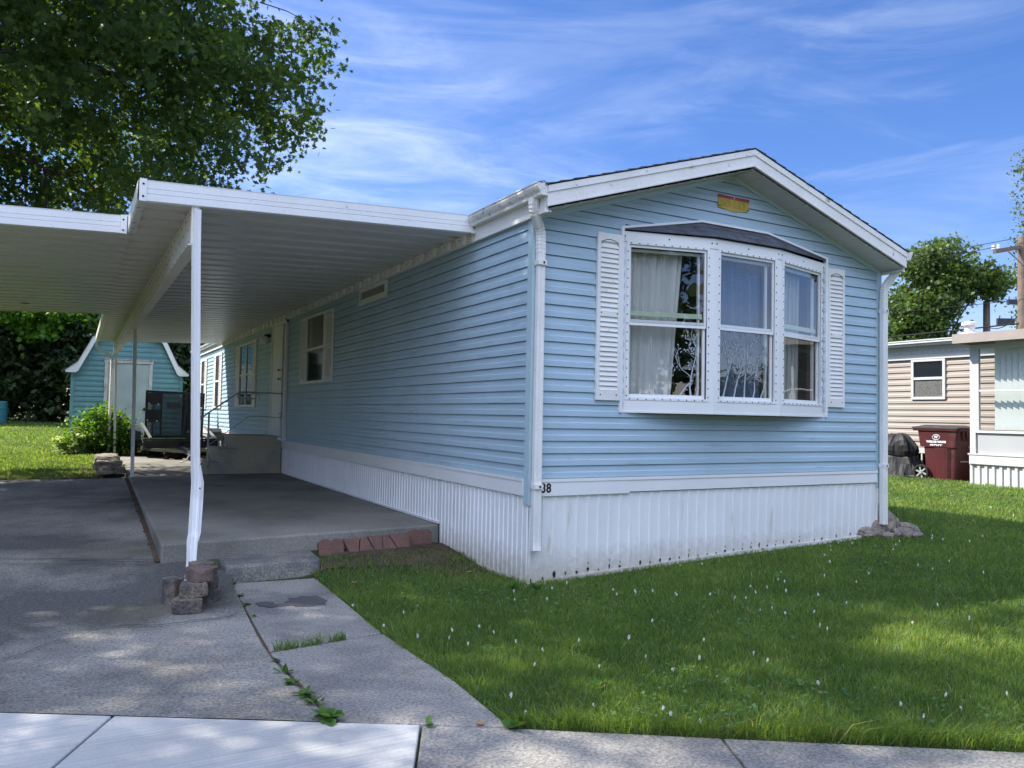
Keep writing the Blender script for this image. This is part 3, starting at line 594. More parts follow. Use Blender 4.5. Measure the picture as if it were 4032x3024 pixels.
for k in range(38):   # rusted-out holes at the foot of the ribs
    a = .012 + .1175*k + .012; 
    if random.random() < .82:
        w = random.uniform(.006,.016); h = random.uniform(.02,.055)*(1.5 if k in (1,2) else 1); z = zf(a)+.018+random.uniform(0,.012); n = 9
        b.face([sk(a+w*math.cos(t)*random.uniform(.6,1.2), z+h/2+h/2*math.sin(t)*random.uniform(.7,1.1), (.0045+.008*(abs(math.cos(t))<.75))) for t in [2*math.pi*i/n for i in range(n)]], 1)
        if random.random() < .3: b.face([sk(a+.004*math.cos(t), z+h+.03+random.uniform(.01,.014)*math.sin(t), .0125) for t in [2*math.pi*i/7 for i in range(7)]], 1)
b.build('skirting', [M['skirt'], M['rust']], home)
b = MB(); sl_ = lambda a, z, d: V((-d+.004, a, z))
ribbed(b, lambda a,z,d: V((-d-.004, a, z)), 0, 1.86, lambda a: -.108, .66, .085, odd=.004)
b.box(-.016,-.002, 0,.45,-.13,-.08); b.box(-.016,-.002,.45,.95,-.13,-.072)
b.build('skirting', M['skirt'], home)
b = MB(); ribbed(b, sl_, 1.86, HL, lambda a: .19, .66, .085, odd=.004); b.box(-.022, .004, 1.88, HL, .182, .205); b.build('skirting', M['skirt'], home)
b = MB(); ribbed(b, lambda a,z,d: V((HW+d-.06*(.66-z), a, z)), 0, HL, lambda a: .06, .66, .1175); b.build('skirting', M['skirt'], home)
b = MB(); b.box(.01, HW-.06, .02, HL-.05, .0, .64); b.build('underfloor', M['room'], home)
b = MB(); ribbed(b, lambda a,z,d: V((a, HL+d, z)), 0, HW, lambda a: .2, .80, .1175); b.build('skirting', M['skirt'], home)
# roof deck with shingle courses
YF, YB = -.31, HL+.3; XL, XR = -.07, HW+.07; zr_ = lambda x: 3.275 + SL*.985*(min(x-XL, XR-x))
b = MB(); n = 17
for side in (0, 1):
    for k in range(n):
        xa = XL-.015 + (XM-XL+.015)*k/n; xb = XL-.015 + (XM-XL+.015)*(k+1)/n
        za = 3.268+SL*.975*(xa-XL); zb = 3.268+SL*.975*(xb-XL); t = .013
        q = [(xa,za),(xa,za+t),(xb,zb+.002),(xb,zb)]
        if side: q = [(HW-x_, z) for x_, z in q]
        b.prism([(x_, YF-.02+.006*random.random(), z) for x_, z in q], (0, YB-YF+.04, 0))
b.build('roof', M['shingle'], home)
# rake boards, soffits, eave boards
for side in (0, 1):
    X = (lambda x: x) if side == 0 else (lambda x: HW-x)
    b = MB(); xe = -.055
    b.prism([(X(xe),YF,3.085),(X(xe),YF,3.262),(X(XM),YF,3.262+SL*.975*(XM-xe)),(X(XM),YF,3.085+SL*.988*(XM-xe))], (0,.022,0))
    b.prism([(X(xe),YF-.010,3.205),(X(xe),YF-.010,3.262),(X(XM),YF-.010,3.262+SL*.975*(XM-xe)),(X(XM),YF-.010,3.205+SL*.976*(XM-xe))], (0,.009,0))
    b.prism([(X(xe),YF-.004,3.087),(X(xe),YF-.004,3.103),(X(XM),YF-.004,3.103+SL*.987*(XM-xe)),(X(XM),YF-.004,3.087+SL*.988*(XM-xe))], (0,.0035,0))
    b.build('rake_board', M['white_worn'], home)
    b = MB(); xx = -.02; k = 0
    while xx < XM-.01:
        x2 = min(xx+.155, XM); z1_, z2_ = 3.088+SL*.983*(xx+.0), 3.088+SL*.983*x2
        b.face([(X(xx),YF+.02,z1_),(X(x2),YF+.02,z2_),(X(x2),-.001,z2_),(X(xx),-.001,z1_)])
        b.prism([(X(x2-.006),YF+.02,z2_-.0065),(X(x2-.006),YF+.02,z2_+.004),(X(x2),YF+.02,z2_+.004),(X(x2),YF+.02,z2_-.0045)], (0,-YF-.022,0)); xx = x2; k += 1
    b.build('soffit', M['pan'], home)
b = MB(); b.box(-.058, -.034, YF+.024, YB, 3.045, 3.19); b.build('eave_board', M['white_worn'], home)
b = MB(); b.box(HW+.034, HW+.058, YF+.024, YB, 3.045, 3.19); b.build('eave_board', M['white_worn'], home)
b = MB(); b.box(-.033, -.001, YF+.024, HL, 3.05, 3.062); b.box(HW+.001, HW+.033, YF+.024, HL, 3.05, 3.062); b.build('soffit', M['pan'], home)
def gutter(sgn, x0, name='gutter', YF=YF, YB=YB):
    X = lambda d: x0 + sgn*d
    b = MB(); pf = [(0,3.272),(0,3.175),(.062,3.175),(.070,3.198),(.088,3.222),(.100,3.246),(.100,3.272),(.106,3.278),(.106,3.270),(.096,3.268),(.096,3.248),(.084,3.226),(.066,3.202),(.058,3.181),(.004,3.181),(.004,3.272)]
    for (p, q) in zip(pf[:-1], pf[1:]): b.face([(X(p[0]),YF,p[1]),(X(p[0]),YB,p[1]),(X(q[0]),YB,q[1]),(X(q[0]),YF,q[1])])
    b.prism([(X(d),YF-.002,z) for d, z in pf[:7]], (0,.004,0)); b.prism([(X(d),YB-.002,z) for d, z in pf[:7]], (0,.004,0))
    if sgn < 0:   # wet leaves caught in the corner of the gutter
        for _ in range(26):
            c = V((X(random.uniform(-.06,.06)), YF+random.uniform(.0,.22), 3.28+random.uniform(0,.02))); d = V((random.uniform(-1,1),random.uniform(-1,1),random.uniform(-.2,.5))).normalized()*.03; e = d.orthogonal().normalized()*.014
            b.face([c-d, c+e, c+d, c-e], 1)
    return b.build(name, [M['gutter'], M['soil']], home)
gutter(-1, -.059, YB=1.0); gutter(-1, -.059, YF=16.35); gutter(1, HW+.059)
RP = [(-1,-.72),(-1,.72),(-.82,1),(-.3,1),(-.22,.86),(.22,.86),(.3,1),(.82,1),(1,.72),(1,-.72),(.82,-1),(-.82,-1)]
def downspout(path, w, h, name, parent, mats, elbows=()):
    b = MB(); pts = [V(p) for p in path]; sm = [pts[0]]
    for k in range(1, len(pts)-1):
        a = (pts[k-1]-pts[k]); c = (pts[k+1]-pts[k]); da = min(.06, a.length*.45); dc = min(.06, c.length*.45)
        p0 = pts[k]+a.normalized()*da; p2 = pts[k]+c.normalized()*dc; N_ = 7
        for i in range(N_+1):
            t = i/N_; sm.append(p0*(1-t)**2 + pts[k]*2*t*(1-t) + p2*t*t)
    sm.append(pts[-1]); rr = []
    out = []; 
    for i, p in enumerate(sm):
        out.append(p); bend = 1 < i < len(sm)-2 and i % 2 == 0 and p.z > 1.2
        rr.append(.91 if bend else 1.0)
    b.tube(out, rr, prof=[(u*w/2, v*h/2) for u, v in RP], up=(0,-1,0) if abs((pts[-1]-pts[-2]).normalized().z) > .5 else None)
    for z in elbows:
        p = pts[-1]; b.box(p.x-w/2-.003, p.x+w/2+.003, p.y-h/2-.004, p.y+h/2+.003, z-.02, z+.02); b.disc((p.x+.012, p.y-h/2-.004, z), (0,-1,0), .010, .004, 7, 1)
    return b.build(name, mats, parent)
downspout([(-.105,-.165,3.18),(-.103,-.160,3.085),(.032,-.062,2.93),(.036,-.062,2.80),(.034,-.062,.26),(.030,-.075,.20)], .078, .062, 'downspout', home, [M['white_worn'], M['screw']], (2.66,.745))
downspout([(HW+.125,-.19,3.18),(HW+.115,-.175,3.10),(HW-.005,-.075,2.90),(HW-.01,-.072,2.78),(HW-.01,-.072,.20)], .078, .062, 'downspout', home, [M['white_worn'], M['screw']], (2.62,.86))
# ---- bay window
BP = [V((.945,0,0)), V((1.875,-.225,0)), V((2.765,-.225,0)), V((3.695,0,0))]
bay = MB(); b = bay
for (p, q) in zip(BP[:-1], BP[1:]):
    u = (q-p); Lp = u.length; u.normalize(); nn = V((u.y, -u.x, 0)); b.xf = plane_xf(p, u, nn)
    b.box(0, Lp, 1.405, 1.508, -.03, .004); b.box(0, Lp, 2.978, 3.075, -.03, .006)           # apron and header boards
    b.box(0, Lp, 1.392, 1.404, -.03, .012)
    st = .062
    b.box(0, st, 1.509, 2.977, -.03, .000); b.box(Lp-st, Lp, 1.509, 2.977, -.03, .000)       # corner stiles
    b.box(st+.001, Lp-st-.001, 1.509, 1.532, -.03, .001); b.box(st+.001, Lp-st-.001, 2.955, 2.977, -.03, .001)
    for a0, a1 in ((st-.012, st+.014), (Lp-st-.014, Lp-st+.012)): b.box(a0, a1, 1.5095, 2.9765, .0011, .009)
    b.box(st+.0145, Lp-st-.0145, 1.5095, 1.528, .0013, .009); b.box(st+.0145, Lp-st-.0145, 2.959, 2.9765, .0013, .009)
    b.xf = None
    f = plane_xf(p, u, nn)
    zz = 1.55
    while zz < 2.95: b.disc(f(st-.002, zz, .009), nn, .0062, .003, 6, 1); b.disc(f(Lp-st+.002, zz, .009), nn, .0062, .003, 6, 1); zz += .0835
    aa = st+.03
    while aa < Lp-st-.02: b.disc(f(aa, 1.519, .009), nn, .006, .003, 6, 1); b.disc(f(aa, 2.968, .009), nn, .006, .003, 6, 1); aa += .083
    for t in (.03, .5, .97): b.disc(f(Lp*t, 3.028, .006), nn, .008, .003, 6, 1)
b.box(.920, .950, -.034, -.001, 1.392, 3.11); b.box(3.690, 3.720, -.034, -.001, 1.392, 3.14)   # wall flanges
b.prism([(p.x, p.y+.03, 1.385) for p in BP], (0,0,.006), 2)                                    # underside
b.build('bay_window', [M['white'], M['screw'], M['wood']], home)
bayo = [o for o in home.children if o.name.startswith('bay_window')][0]
def sash(bw, f, a0, a1, z0, z1, dep, fw_=.022):
    bw.xf = f
    bw.box(a0, a1, z0, z0+fw_*1.25, dep-.018, dep); bw.box(a0, a1, z1-fw_, z1, dep-.018, dep)
    bw.box(a0, a0+fw_, z0+fw_*1.25+.0005, z1-fw_-.0005, dep-.018, dep); bw.box(a1-fw_, a1, z0+fw_*1.25+.0005, z1-fw_-.0005, dep-.018, dep); bw.xf = None
for i, (p, q) in enumerate(zip(BP[:-1], BP[1:])):
    u = (q-p); Lp = u.length; u.normalize(); nn = V((u.y, -u.x, 0)); f = plane_xf(p, u, nn); st = .077
    s = MB(); sash(s, f, st, Lp-st, 2.205, 2.953, -.008, .020); s.build('sash', M['white'], bayo)
    s = MB(); sash(s, f, st, Lp-st, 1.534, 2.262, -.0265, .026); s.build('sash', M['white'], bayo)
    g = MB(); g.xf = f; g.face([(st+.01,2.225,-.018),(Lp-st-.01,2.225,-.018),(Lp-st-.01,2.94,-.018),(st+.01,2.94,-.018)]); g.build('pane', M['glass'], bayo, recalc=False)
    g = MB(); g.xf = f; g.face([(st+.01,1.55,-.037),(Lp-st-.01,1.55,-.037),(Lp-st-.01,2.25,-.037),(st+.01,2.25,-.037)]); g.build('pane', M['glass'], bayo, recalc=False)
    s = MB(); s.xf = f; s.box(st+.02, Lp-st-.02, 2.30, 2.345, -.075, -.05, 0); s.build('inner_ledge', M['ledge'], bayo) if i != 1 else None
    s = MB(); s.xf = f; s.box(Lp-st-.06, Lp-st-.042, 1.56, 2.93, -.085, -.06); s.box(st-.0, Lp-st-.0, 2.905, 2.93, -.085, -.06); s.build('inner_frame', M['white_worn'], bayo)
    s = MB(); s.xf = f; s.box(Lp-st-.036, Lp-st+.03, 1.54, 2.95, -.14, -.062); s.build('jamb', M['wood'], bayo)
    if i < 2:   # frosted branch film on the lower pane
        d = MB(); rs = random.Random(5+i)
        def twig(a, z, ang, ln, w, lev):
            n = 5; pts = [(a, z)]
            for k in range(n):
                ang += rs.uniform(-.28,.28); a += math.sin(ang)*ln/n; z += math.cos(ang)*ln/n; pts.append((a, z))
                if lev > 0 and k > 0 and rs.random() < .8: twig(a, z, ang+rs.choice((-1,1))*rs.uniform(.5,.95), ln*rs.uniform(.35,.6), w*.6, lev-1)
            for k in range(n):
                (x1,y1),(x2,y2) = pts[k], pts[k+1]; wl = w*(1-.15*k)
                ok = all(st+.012 < t < Lp-st-.055 for t in (x1,x2)) and max(y1,y2) < 2.24
                if ok: d.face([f(x1-wl,y1,-.034), f(x1+wl,y1,-.034), f(x2+wl*.85,y2,-.034), f(x2-wl*.85,y2,-.034)])
            if lev <= 1 and st+.03 < a < Lp-st-.07 and z < 2.2:
                t = rs.uniform(0,6.3); d.face([f(a+.014*math.sin(t)*c1_+.006*math.cos(t)*c2_, z+.014*math.cos(t)*c1_-.006*math.sin(t)*c2_, -.034) for c1_, c2_ in ((-1,0),(0,1),(1,0),(0,-1))])
        starts = ((.62,.5),(.74,-.2),(.80,.1)) if i == 0 else ((.16,.1),(.30,.05),(.44,-.12),(.56,.1),(.66,.2))
        for a, g_ in starts: twig(a, 1.558, g_, rs.uniform(.42,.60), .010, 3)
        d.build('branch_film', M['decal'], bayo, recalc=False)
rf = MB()   # shingled hip roof of the bay
top = [V((.96,-.016,3.105)), V((1.895,-.016,3.275)), V((2.80,-.016,3.275)), V((3.68,-.016,3.13))]
eav = [V((.955,-.03,3.085)), V((1.870,-.262,3.085)), V((2.772,-.262,3.085)), V((3.70,-.03,3.095))]
for k in range(3):
    for j in range(3):
        t0, t1 = j/3, (j+1)/3
        A0, A1 = eav[k].lerp(top[k], t0), eav[k+1].lerp(top[k+1], t0); B0, B1 = eav[k].lerp(top[k], t1), eav[k+1].lerp(top[k+1], t1); upv = V((0,0,.009))
        rf.hexa([A0, A1, B1, B0, A0+upv, A1+upv, B1+upv*.2, B0+upv*.2])
        nT = 3
        for c in range(1, nT*2):   # tab slots
            if (c+j) % 2: continue
            s_ = c/(nT*2); pa = A0.lerp(A1, s_)+upv*1.2; pb = B0.lerp(B1, s_)+upv*.6; e = (A1-A0).normalized()*.0065; rf.face([pa-e, pa+e, pb+e, pb-e], 1)
rf.build('roof', [M['shingle'], M['black']], bayo)
b = MB()
for p, q in ((V((.93,-.02,3.10)), V((1.895,-.02,3.29))), (V((1.895,-.02,3.29)), V((2.80,-.02,3.29))), (V((2.80,-.02,3.29)), V((3.715,-.02,3.125)))): b.bar(p, q, .03, .022, (0,0,1))
b.build('flashing', M['white'], bayo)
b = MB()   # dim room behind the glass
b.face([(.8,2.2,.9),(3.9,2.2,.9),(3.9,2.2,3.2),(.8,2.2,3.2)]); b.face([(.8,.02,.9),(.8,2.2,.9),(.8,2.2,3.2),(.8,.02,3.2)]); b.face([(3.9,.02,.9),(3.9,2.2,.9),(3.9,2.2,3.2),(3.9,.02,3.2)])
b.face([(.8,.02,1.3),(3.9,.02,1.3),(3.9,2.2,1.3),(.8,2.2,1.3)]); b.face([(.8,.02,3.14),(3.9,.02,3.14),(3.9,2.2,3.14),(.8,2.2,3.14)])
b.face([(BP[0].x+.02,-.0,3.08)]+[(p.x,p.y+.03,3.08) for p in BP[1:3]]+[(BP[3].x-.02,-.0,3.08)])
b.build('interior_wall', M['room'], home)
b = MB(); b.prism([(p.x*.99+.02, p.y+.06, 1.50) for p in BP], (0,0,.018)); b.build('window_ledge', M['ledge'], home)
def shutter(a0, a1, z0, z1, P, name='shutter', slats=33, mat=None):
    b = MB(); b.xf = P; w = a1-a0; e = .034
    b.box(a0, a0+e, z0, z1, 0, .026); b.box(a1-e, a1, z0, z1, 0, .026)
    zm = (z0+z1)/2 + .02
    b.box(a0+e, a1-e, z0, z0+.085, 0, .0255); b.box(a0+e, a1-e, z1-.075, z1, 0, .0255); b.box(a0+e, a1-e, zm-.02, zm+.02, 0, .0255); b.box(a0+e, a1-e, z0+.085, z1-.075, 0, .006)
    arc = [(a0+e+.01, z1-.082)] + [(a0+e+.01+(w-2*e-.02)*t, z1-.082+.024*math.sin(math.pi*t)) for t in (.15,.3,.5,.7,.85)] + [(a1-e-.01, z1-.082)]
    for p, q in zip(arc[:-1], arc[1:]): b.face([(p[0],p[1],.0265),(q[0],q[1],.0265),(q[0],q[1]+.006,.028),(p[0],p[1]+.006,.028)], 1)
    for (za, zb) in ((z0+.087, zm-.022), (zm+.022, z1-.085)):
        n = max(4, int(round(slats*(zb-za)/(z1-z0)*1.05))); h = (zb-za)/n
        for k in range(n): z = za+k*h; b.face([(a0+e,z,.024),(a1-e,z,.024),(a1-e,z+h*.92,.008),(a0+e,z+h*.92,.008)]); b.face([(a0+e,z,.024),(a1-e,z,.024),(a1-e,z-.0,.008),(a0+e,z-.0,.008)])
    for z in (z0+.055, zm, z1-.10): b.disc((a0+.018,z,.026), (0,0,1), .0001, .0001) if False else None
    b.xf = None
    for z in (z0+.05, zm+.012, z1-.095):
        for a in (a0+.045, a1-.045): b.disc(P(a,z,.026), P(0,0,1)-P(0,0,0), .006, .004, 6, 1)
    return b.build(name, [mat or M['white_worn'], M['screw']], home)
FW = plane_xf((0,-.014,0), (1,0,0), (0,-1,0)); LW = lambda a, z, d: V((-.014-d, a, z))
shutter(.652, .919, 1.50, 3.02, FW); shutter(3.721, 3.988, 1.505, 3.028, FW)
# house number and maker's plate
text_obj('house_number', '38', .108, (.150,-.031,.720), (1,0,0), (0,0,1), M['black'], home, .0012, .0035, .92, 1.05)
b = MB(); pl = [(2.12,3.47),(2.325,3.442),(2.53,3.474),(2.538,3.598),(2.113,3.598)]
b.prism([(x_, -.016, z) for x_, z in pl], (0,-.006,0)); b.box(2.118, 2.533, -.0245, -.0225, 3.568, 3.597, 1)
for x_, z in ((2.13,3.59),(2.52,3.59),(2.132,3.486),(2.52,3.488)): b.disc((x_,-.0245,z), (0,-1,0), .008, .003, 7, 2)
b.prism([(2.325+.013*r_*math.sin(t), -.025, 3.582+.013*r_*math.cos(t)) for t, r_ in [(math.pi*k/5, 1 if k % 2 == 0 else .42) for k in range(10)]], (0,-.002,0), 3)
plate = b.build('name_plate', [M['yellow'], M['red'], M['screw'], M['lettering']], home)
text_obj('plate_lettering', 'SCHULT', .095, (2.325,-.0235,3.515), (1,0,0), (0,0,1), M['yellow'], plate, .003, .001, .98)
# ---- side windows, vent window, door, lamp
def side_window(y0, y1, z0, z1, mull=False, vent=False):
    b = MB(); b.xf = LW; e = .045
    b.box(y0, y1, z0, z0+e, 0, .03); b.box(y0, y1, z1-e, z1, 0, .03); b.box(y0, y0+e, z0+e, z1-e, 0, .03); b.box(y1-e, y1, z0+e, z1-e, 0, .03)
    zm = z0+(z1-z0)*.5
    if not vent: b.box(y0+e, y1-e, zm-.02, zm+.02, 0, .022)
    if mull: ym = (y0+y1)/2; b.box(ym-.035, ym+.035, z0+e, z1-e, 0, .026)
    if vent: b.box(y0-.01, y1+.01, z0-.03, z0-.002, 0, .045)
    w = b.build('window', M['white_worn'], home)
    for za, zb, k in ((z0+e, zm, 0), (zm, z1-e, 1)) if not vent else ((z0+e, z1-e, 1),):
        g = MB(); g.xf = LW; g.box(y0+e, y1-e, za, zb, .0005, .006); g.build('pane', M['dark_glass'] if not vent else M['vent_glass'], w)
    if not vent:
        g = MB(); g.xf = LW
        for k in range(22): z = zm+.05+k*(z1-e-zm-.06)/22; g.box(y0+e+.02, y1-e-.25*(y1-y0), z, z+.010, .0062, .0075)
        g.build('window_blind', M['blind_dim'], w) if not mull else None
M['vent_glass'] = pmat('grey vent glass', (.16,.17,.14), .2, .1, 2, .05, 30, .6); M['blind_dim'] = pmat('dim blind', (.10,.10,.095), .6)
side_window(6.40, 7.52, 1.81, 2.95); side_window(12.07, 13.75, 1.43, 2.90, True); side_window(16.75, 17.45, 1.39, 2.89); side_window(19.55, 20.3, 1.36, 2.88)
side_window(3.61, 4.68, 2.845, 3.04, vent=True)
for a0, a1, z0, z1 in ((5.96,6.38,1.81,2.945),(7.54,7.92,1.81,2.945),(11.79,12.05,1.42,2.91),(13.78,14.25,1.42,2.88),(16.40,16.72,1.39,2.90),(17.47,17.80,1.39,2.88),(19.18,19.52,1.36,2.88),(20.33,20.7,1.36,2.86)): shutter(a0, a1, z0, z1, LW)
b = MB(); b.xf = LW; b.box(8.90, 8.99, .86, 3.07, 0, .05); b.box(10.03, 10.14, .86, 3.07, 0, .05); b.box(8.90, 10.14, 3.0, 3.075, 0, .052); b.box(8.88, 10.16, .80, .86, 0, .09); b.build('door_frame', M['white_worn'], home)
b = MB(); b.xf = LW; b.box(9.20, 10.02, .87, 2.99, .002, .04); b.box(8.995, 9.20, .87, 2.99, .001, .004, 1); door = b.build('door', [M['white'], M['black']], home)
for z in (1.95, 2.12): b = MB(); b.revolve([(.012,0),(.012,.03),(.026,.04),(.026,.062),(.01,.068)], (0,0,0), 12, 0, 0); b.v = [V((-.054-p.x, 9.27+p.y, z+p.z)) for p in b.v]; b.build('knob', M['gold'], door, smooth=True)
b = MB(); b.box(-.10, -.014, 10.44, 10.56, 2.84, 2.90); b.box(-.13, -.05, 10.46, 10.54, 2.865, 2.895); lamp = b.build('porch_lamp', M['black'], home)
b = MB(); b.revolve([(.03,.075),(.07,.055),(.095,0),(.085,-.05),(.05,-.085),(.005,-.095)], (-.12,10.5,2.79), 18); b.build('globe', M['globe'], lamp, smooth=True)

# ---- curtains hanging inside the bay
def curtain(i, a0, a1, b0, b1, z0, z1, dep, label, waves, mat='sheer'):
    p, q = BP[i], BP[i+1]; u = (q-p).normalized(); nn = V((u.y,-u.x,0)); f = plane_xf(p, u, nn); b = MB(); nu, nv = 60, 10
    def pt(s, t):
        a = (a0+(a1-a0)*s)*(1-t) + (b0+(b1-b0)*s)*t; z = z1+(z0-z1)*t
        return f(a, z, -dep + .016*math.sin(s*waves*6.28+.6*math.sin(t*2+s*4)) + .007*math.sin(s*waves*15+1))
    for j in range(nv):
        for k in range(nu): b.face([pt(k/nu,j/nv), pt((k+1)/nu,j/nv), pt((k+1)/nu,(j+1)/nv), pt(k/nu,(j+1)/nv)])
    tag(b.build('curtain', M[mat], smooth=True, recalc=False), label, 'curtain', 'sheer curtains in the bay window')
curtain(0, .06, .70, .06, .585, 1.54, 2.93, .15, 'sheer white curtain drawn over the left pane of the bay window', 6)
curtain(1, .03, .80, .03, .84, 1.54, 2.93, .17, 'thin curtain tinted with sky reflection behind the middle pane of the bay window', 7, 'sheer_thin')
curtain(2, .04, .70, .02, .66, 1.54, 2.90, .15, 'narrow pleated sheer curtain behind the right pane of the bay window', 8, 'sheer_pleat')
# ------------------------------------------------------------------ carport on the left side of the home
cp = thing('carport', 'white aluminium carport along the left side of the blue home, front post bent', 'carport', (-2.6, 1.05, 0))
zc_ = lambda x: 3.13 + .043*x
def pan(x0, x1, y0, y1, lift=0.0):
    b = MB(); y = y0; pr = []
    while y < y1-1e-6:
        pr += [(y,0),(min(y+.236,y1),0),(min(y+.246,y1),.034),(min(y+.353,y1),.034),(min(y+.363,y1),0)]; y += .365
    pr.append((y1,0))
    for (ya, ha), (yb, hb) in zip(pr[:-1], pr[1:]):
        if yb-ya < 1e-6: continue
        b.face([(x0,ya,zc_(x0)+ha),(x1,ya,zc_(x1)+ha),(x1,yb,zc_(x1)+hb),(x0,yb,zc_(x0)+hb)])
    b.face([(x0,y0,zc_(x0)+.12),(x1,y0,zc_(x1)+.12),(x1,y1,zc_(x1)+.12),(x0,y1,zc_(x0)+.12)])
    return b
YE0, YE1, XO, YC = 2.42, 9.7, -6.1, 16.3
b = pan(-3.02, -.064, 1.05, YC-.02)
b.build('roof_panel', M['pan'], cp)
b = pan(XO+.02, -3.021, YE0+.01, YE1-.02)
for _ in range(1): b.disc((-4.17,8.53,zc_(-4.17)-.004), (0,0,1), .07, .002, 9, 1)
b.build('roof_panel', [M['pan'], M['rust']], cp)
def fascia(p, q, h, name='fascia', mat=None, n=None):
    """p,q lower front corners; folded board with two grooves and a bottom lip"""
    b = MB(); p = V(p); q = V(q); u = (q-p).normalized(); nn = n or V((u.y,-u.x,0)).normalized()
    def pt(s, z, d): t = p.lerp(q, s); return t + V((0,0,z)) + nn*d
    pr = [(0,-.05),(0,.004),(.004,.010),(.058,.010),(.061,.005),(.064,.010),(.098,.010),(.101,.005),(.104,.010),(h-.01,.010),(h,.014),(h,-.03)]
    for (za, da), (zb, db) in zip(pr[:-1], pr[1:]): b.face([pt(0,za,da), pt(1,za,da), pt(1,zb,db), pt(0,zb,db)])
    for s in (0, 1): b.face([pt(s,z,d) for z, d in pr])
    return b.build(name, mat or M['fascia_dirty'], cp)
fascia((-2.985,1.035,zc_(-2.985)-.006), (-.115,1.035,zc_(-.115)-.006), .170)
b = MB(); b.box(-3.04,-2.986,1.018,1.05,zc_(-3.0)-.008,zc_(-3.0)+.172); b.disc((-3.012,1.018,3.13),(0,-1,0),.009,.004,7,1); b.disc((-3.012,1.018,3.03),(0,-1,0),.009,.004,7,1)
b.build('corner_cap', [M['fascia_dirty'], M['screw']], cp)
b = MB(); b.box(-.114,-.056,1.018,1.05,zc_(-.1)-.010,zc_(-.1)+.168); b.disc((-.08,1.018,3.17),(0,-1,0),.008,.004,7,1); b.build('corner_cap', [M['fascia_dirty'], M['screw']], cp)
fascia((XO,YE0-.012,zc_(XO)-.006), (-3.115,YE0-.012,zc_(-3.115)-.006), .170)
b = MB(); b.box(-3.114,-3.058,YE0-.03,YE0,zc_(-3.08)-.008,zc_(-3.08)+.168); b.disc((-3.09,YE0-.03,3.12),(0,-1,0),.009,.004,7,1); b.disc((-3.09,YE0-.03,3.02),(0,-1,0),.009,.004,7,1); b.build('corner_cap', [M['fascia_dirty'], M['screw']], cp)
def cgutter(y0, y1):
    b = MB(); z = zc_(-3.03); pr = [(-2.985,z-.002),(-3.04,z-.004),(-3.052,z+.008),(-3.052,z+.155),(-3.044,z+.166),(-3.030,z+.160)]
    for (xa, za), (xb, zb) in zip(pr[:-1], pr[1:]): b.face([(xa,y0,za),(xa,y1,za),(xb,y1,zb),(xb,y0,zb)])
    b.build('gutter', M['gutter'], cp)
cgutter(1.051, YE0-.032); cgutter(YE1+.02, YC)
fascia((-.07,YC,zc_(-.07)-.006), (-3.04,YC,zc_(-3.04)-.006), .17); fascia((-3.06,YE1,zc_(-3.06)-.006), (XO,YE1,zc_(XO)-.006), .17); fascia((XO,YE1,zc_(XO)-.006), (XO,YE0,zc_(XO)-.006), .17)
b = MB(); b.prism([(-2.645,1.055,2.700),(-2.645,1.055,zc_(-2.6)-.003),(-2.645,YC-.05,zc_(-2.6)-.003),(-2.645,YC-.05,2.70)], (.06,0,0)); b.box(-2.665,-2.565,1.06,YC-.05,2.69,2.6995)
y = 1.12; k = 0
while y < 15: b.disc((-2.645,y,2.955), (-1,0,0), .010, .003, 6, 1); b.disc((-2.645,y+.14,2.85), (-1,0,0), .009, .003, 6, 1); b.disc((-2.645,y+.05,2.735), (-1,0,0), .010, .003, 6, 1); y += .30
b.build('beam', [M['beam'], M['screw']], cp)
SQ = [(-1,-1),(-.35,-1),(-.3,-.85),(.3,-.85),(.35,-1),(1,-1),(1,1),(-1,1)]
def post(path, w, d, label=None):
    b = MB(); b.tube(path, 1.0, prof=[(u*w/2, v*d/2) for u, v in SQ], up=(0,1,0)); o = b.build('post', M['white'], cp)
    if label: o['label'] = label
    return o, b
b = MB(); pth = [(-2.607,1.05,2.985),(-2.600,1.05,2.6),(-2.552,1.035,.95),(-2.540,1.02,.74),(-2.548,1.0,.62),(-2.566,.90,.36),(-2.577,.84,.32),(-2.589,.76,.18),(-2.592,.72,.09),(-2.625,.60,-.065)]
b.tube(pth, [1,1,1,1.10,1.0,1.02,1.10,1.0,1.12,1.0], prof=[(u*.026, v*.031) for u, v in SQ], up=(-.25,1,0))
for z in (.705,.90): b.disc((-2.515,.99,z), (0,-1,0), .007, .006, 6, 1)
o = b.build('post', [M['white'], M['screw']], cp); o['label'] = 'buckled front post, kinked near its foot'
b = MB(); b.tube([(-2.560,1.055,.98),(-2.532,1.045,.74),(-2.53,1.02,.60),(-2.548,.92,.36),(-2.56,.86,.30)], [.8,1.15,1.0,.9,.7], prof=[(-.004,-.03),(.038,-.03),(.038,.03),(-.004,.03)], up=(-.25,1,0)); b.build('splice_channel', M['white'], cp)
post([(-2.585,8.96,2.69),(-2.56,8.96,1.4),(-2.545,8.96,.182)], .055, .055); post([(-2.60,15.9,2.69),(-2.55,15.9,.17)], .055, .055); post([(-5.95,2.55,2.86),(-5.95,2.55,-.06)], .055, .055); post([(-5.95,9.5,2.86),(-5.95,9.5,.15)], .055, .055)
b = MB(); b.tube([(-3.03,16.15,2.98),(-3.02,16.15,2.86),(-2.92,16.12,2.74),(-2.74,16.06,2.66),(-2.68,16.04,2.56),(-2.68,16.04,.3)], 1, prof=[(u*.035,v*.028) for u, v in RP], up=None); b.build('downspout', M['gutter'], cp)
b = MB(); b.box(-.070,-.0585,1.08,YC-.1,3.058,3.128)
b.build('wall_hanger', M['beam'], cp)
y = 1.30; k = 0
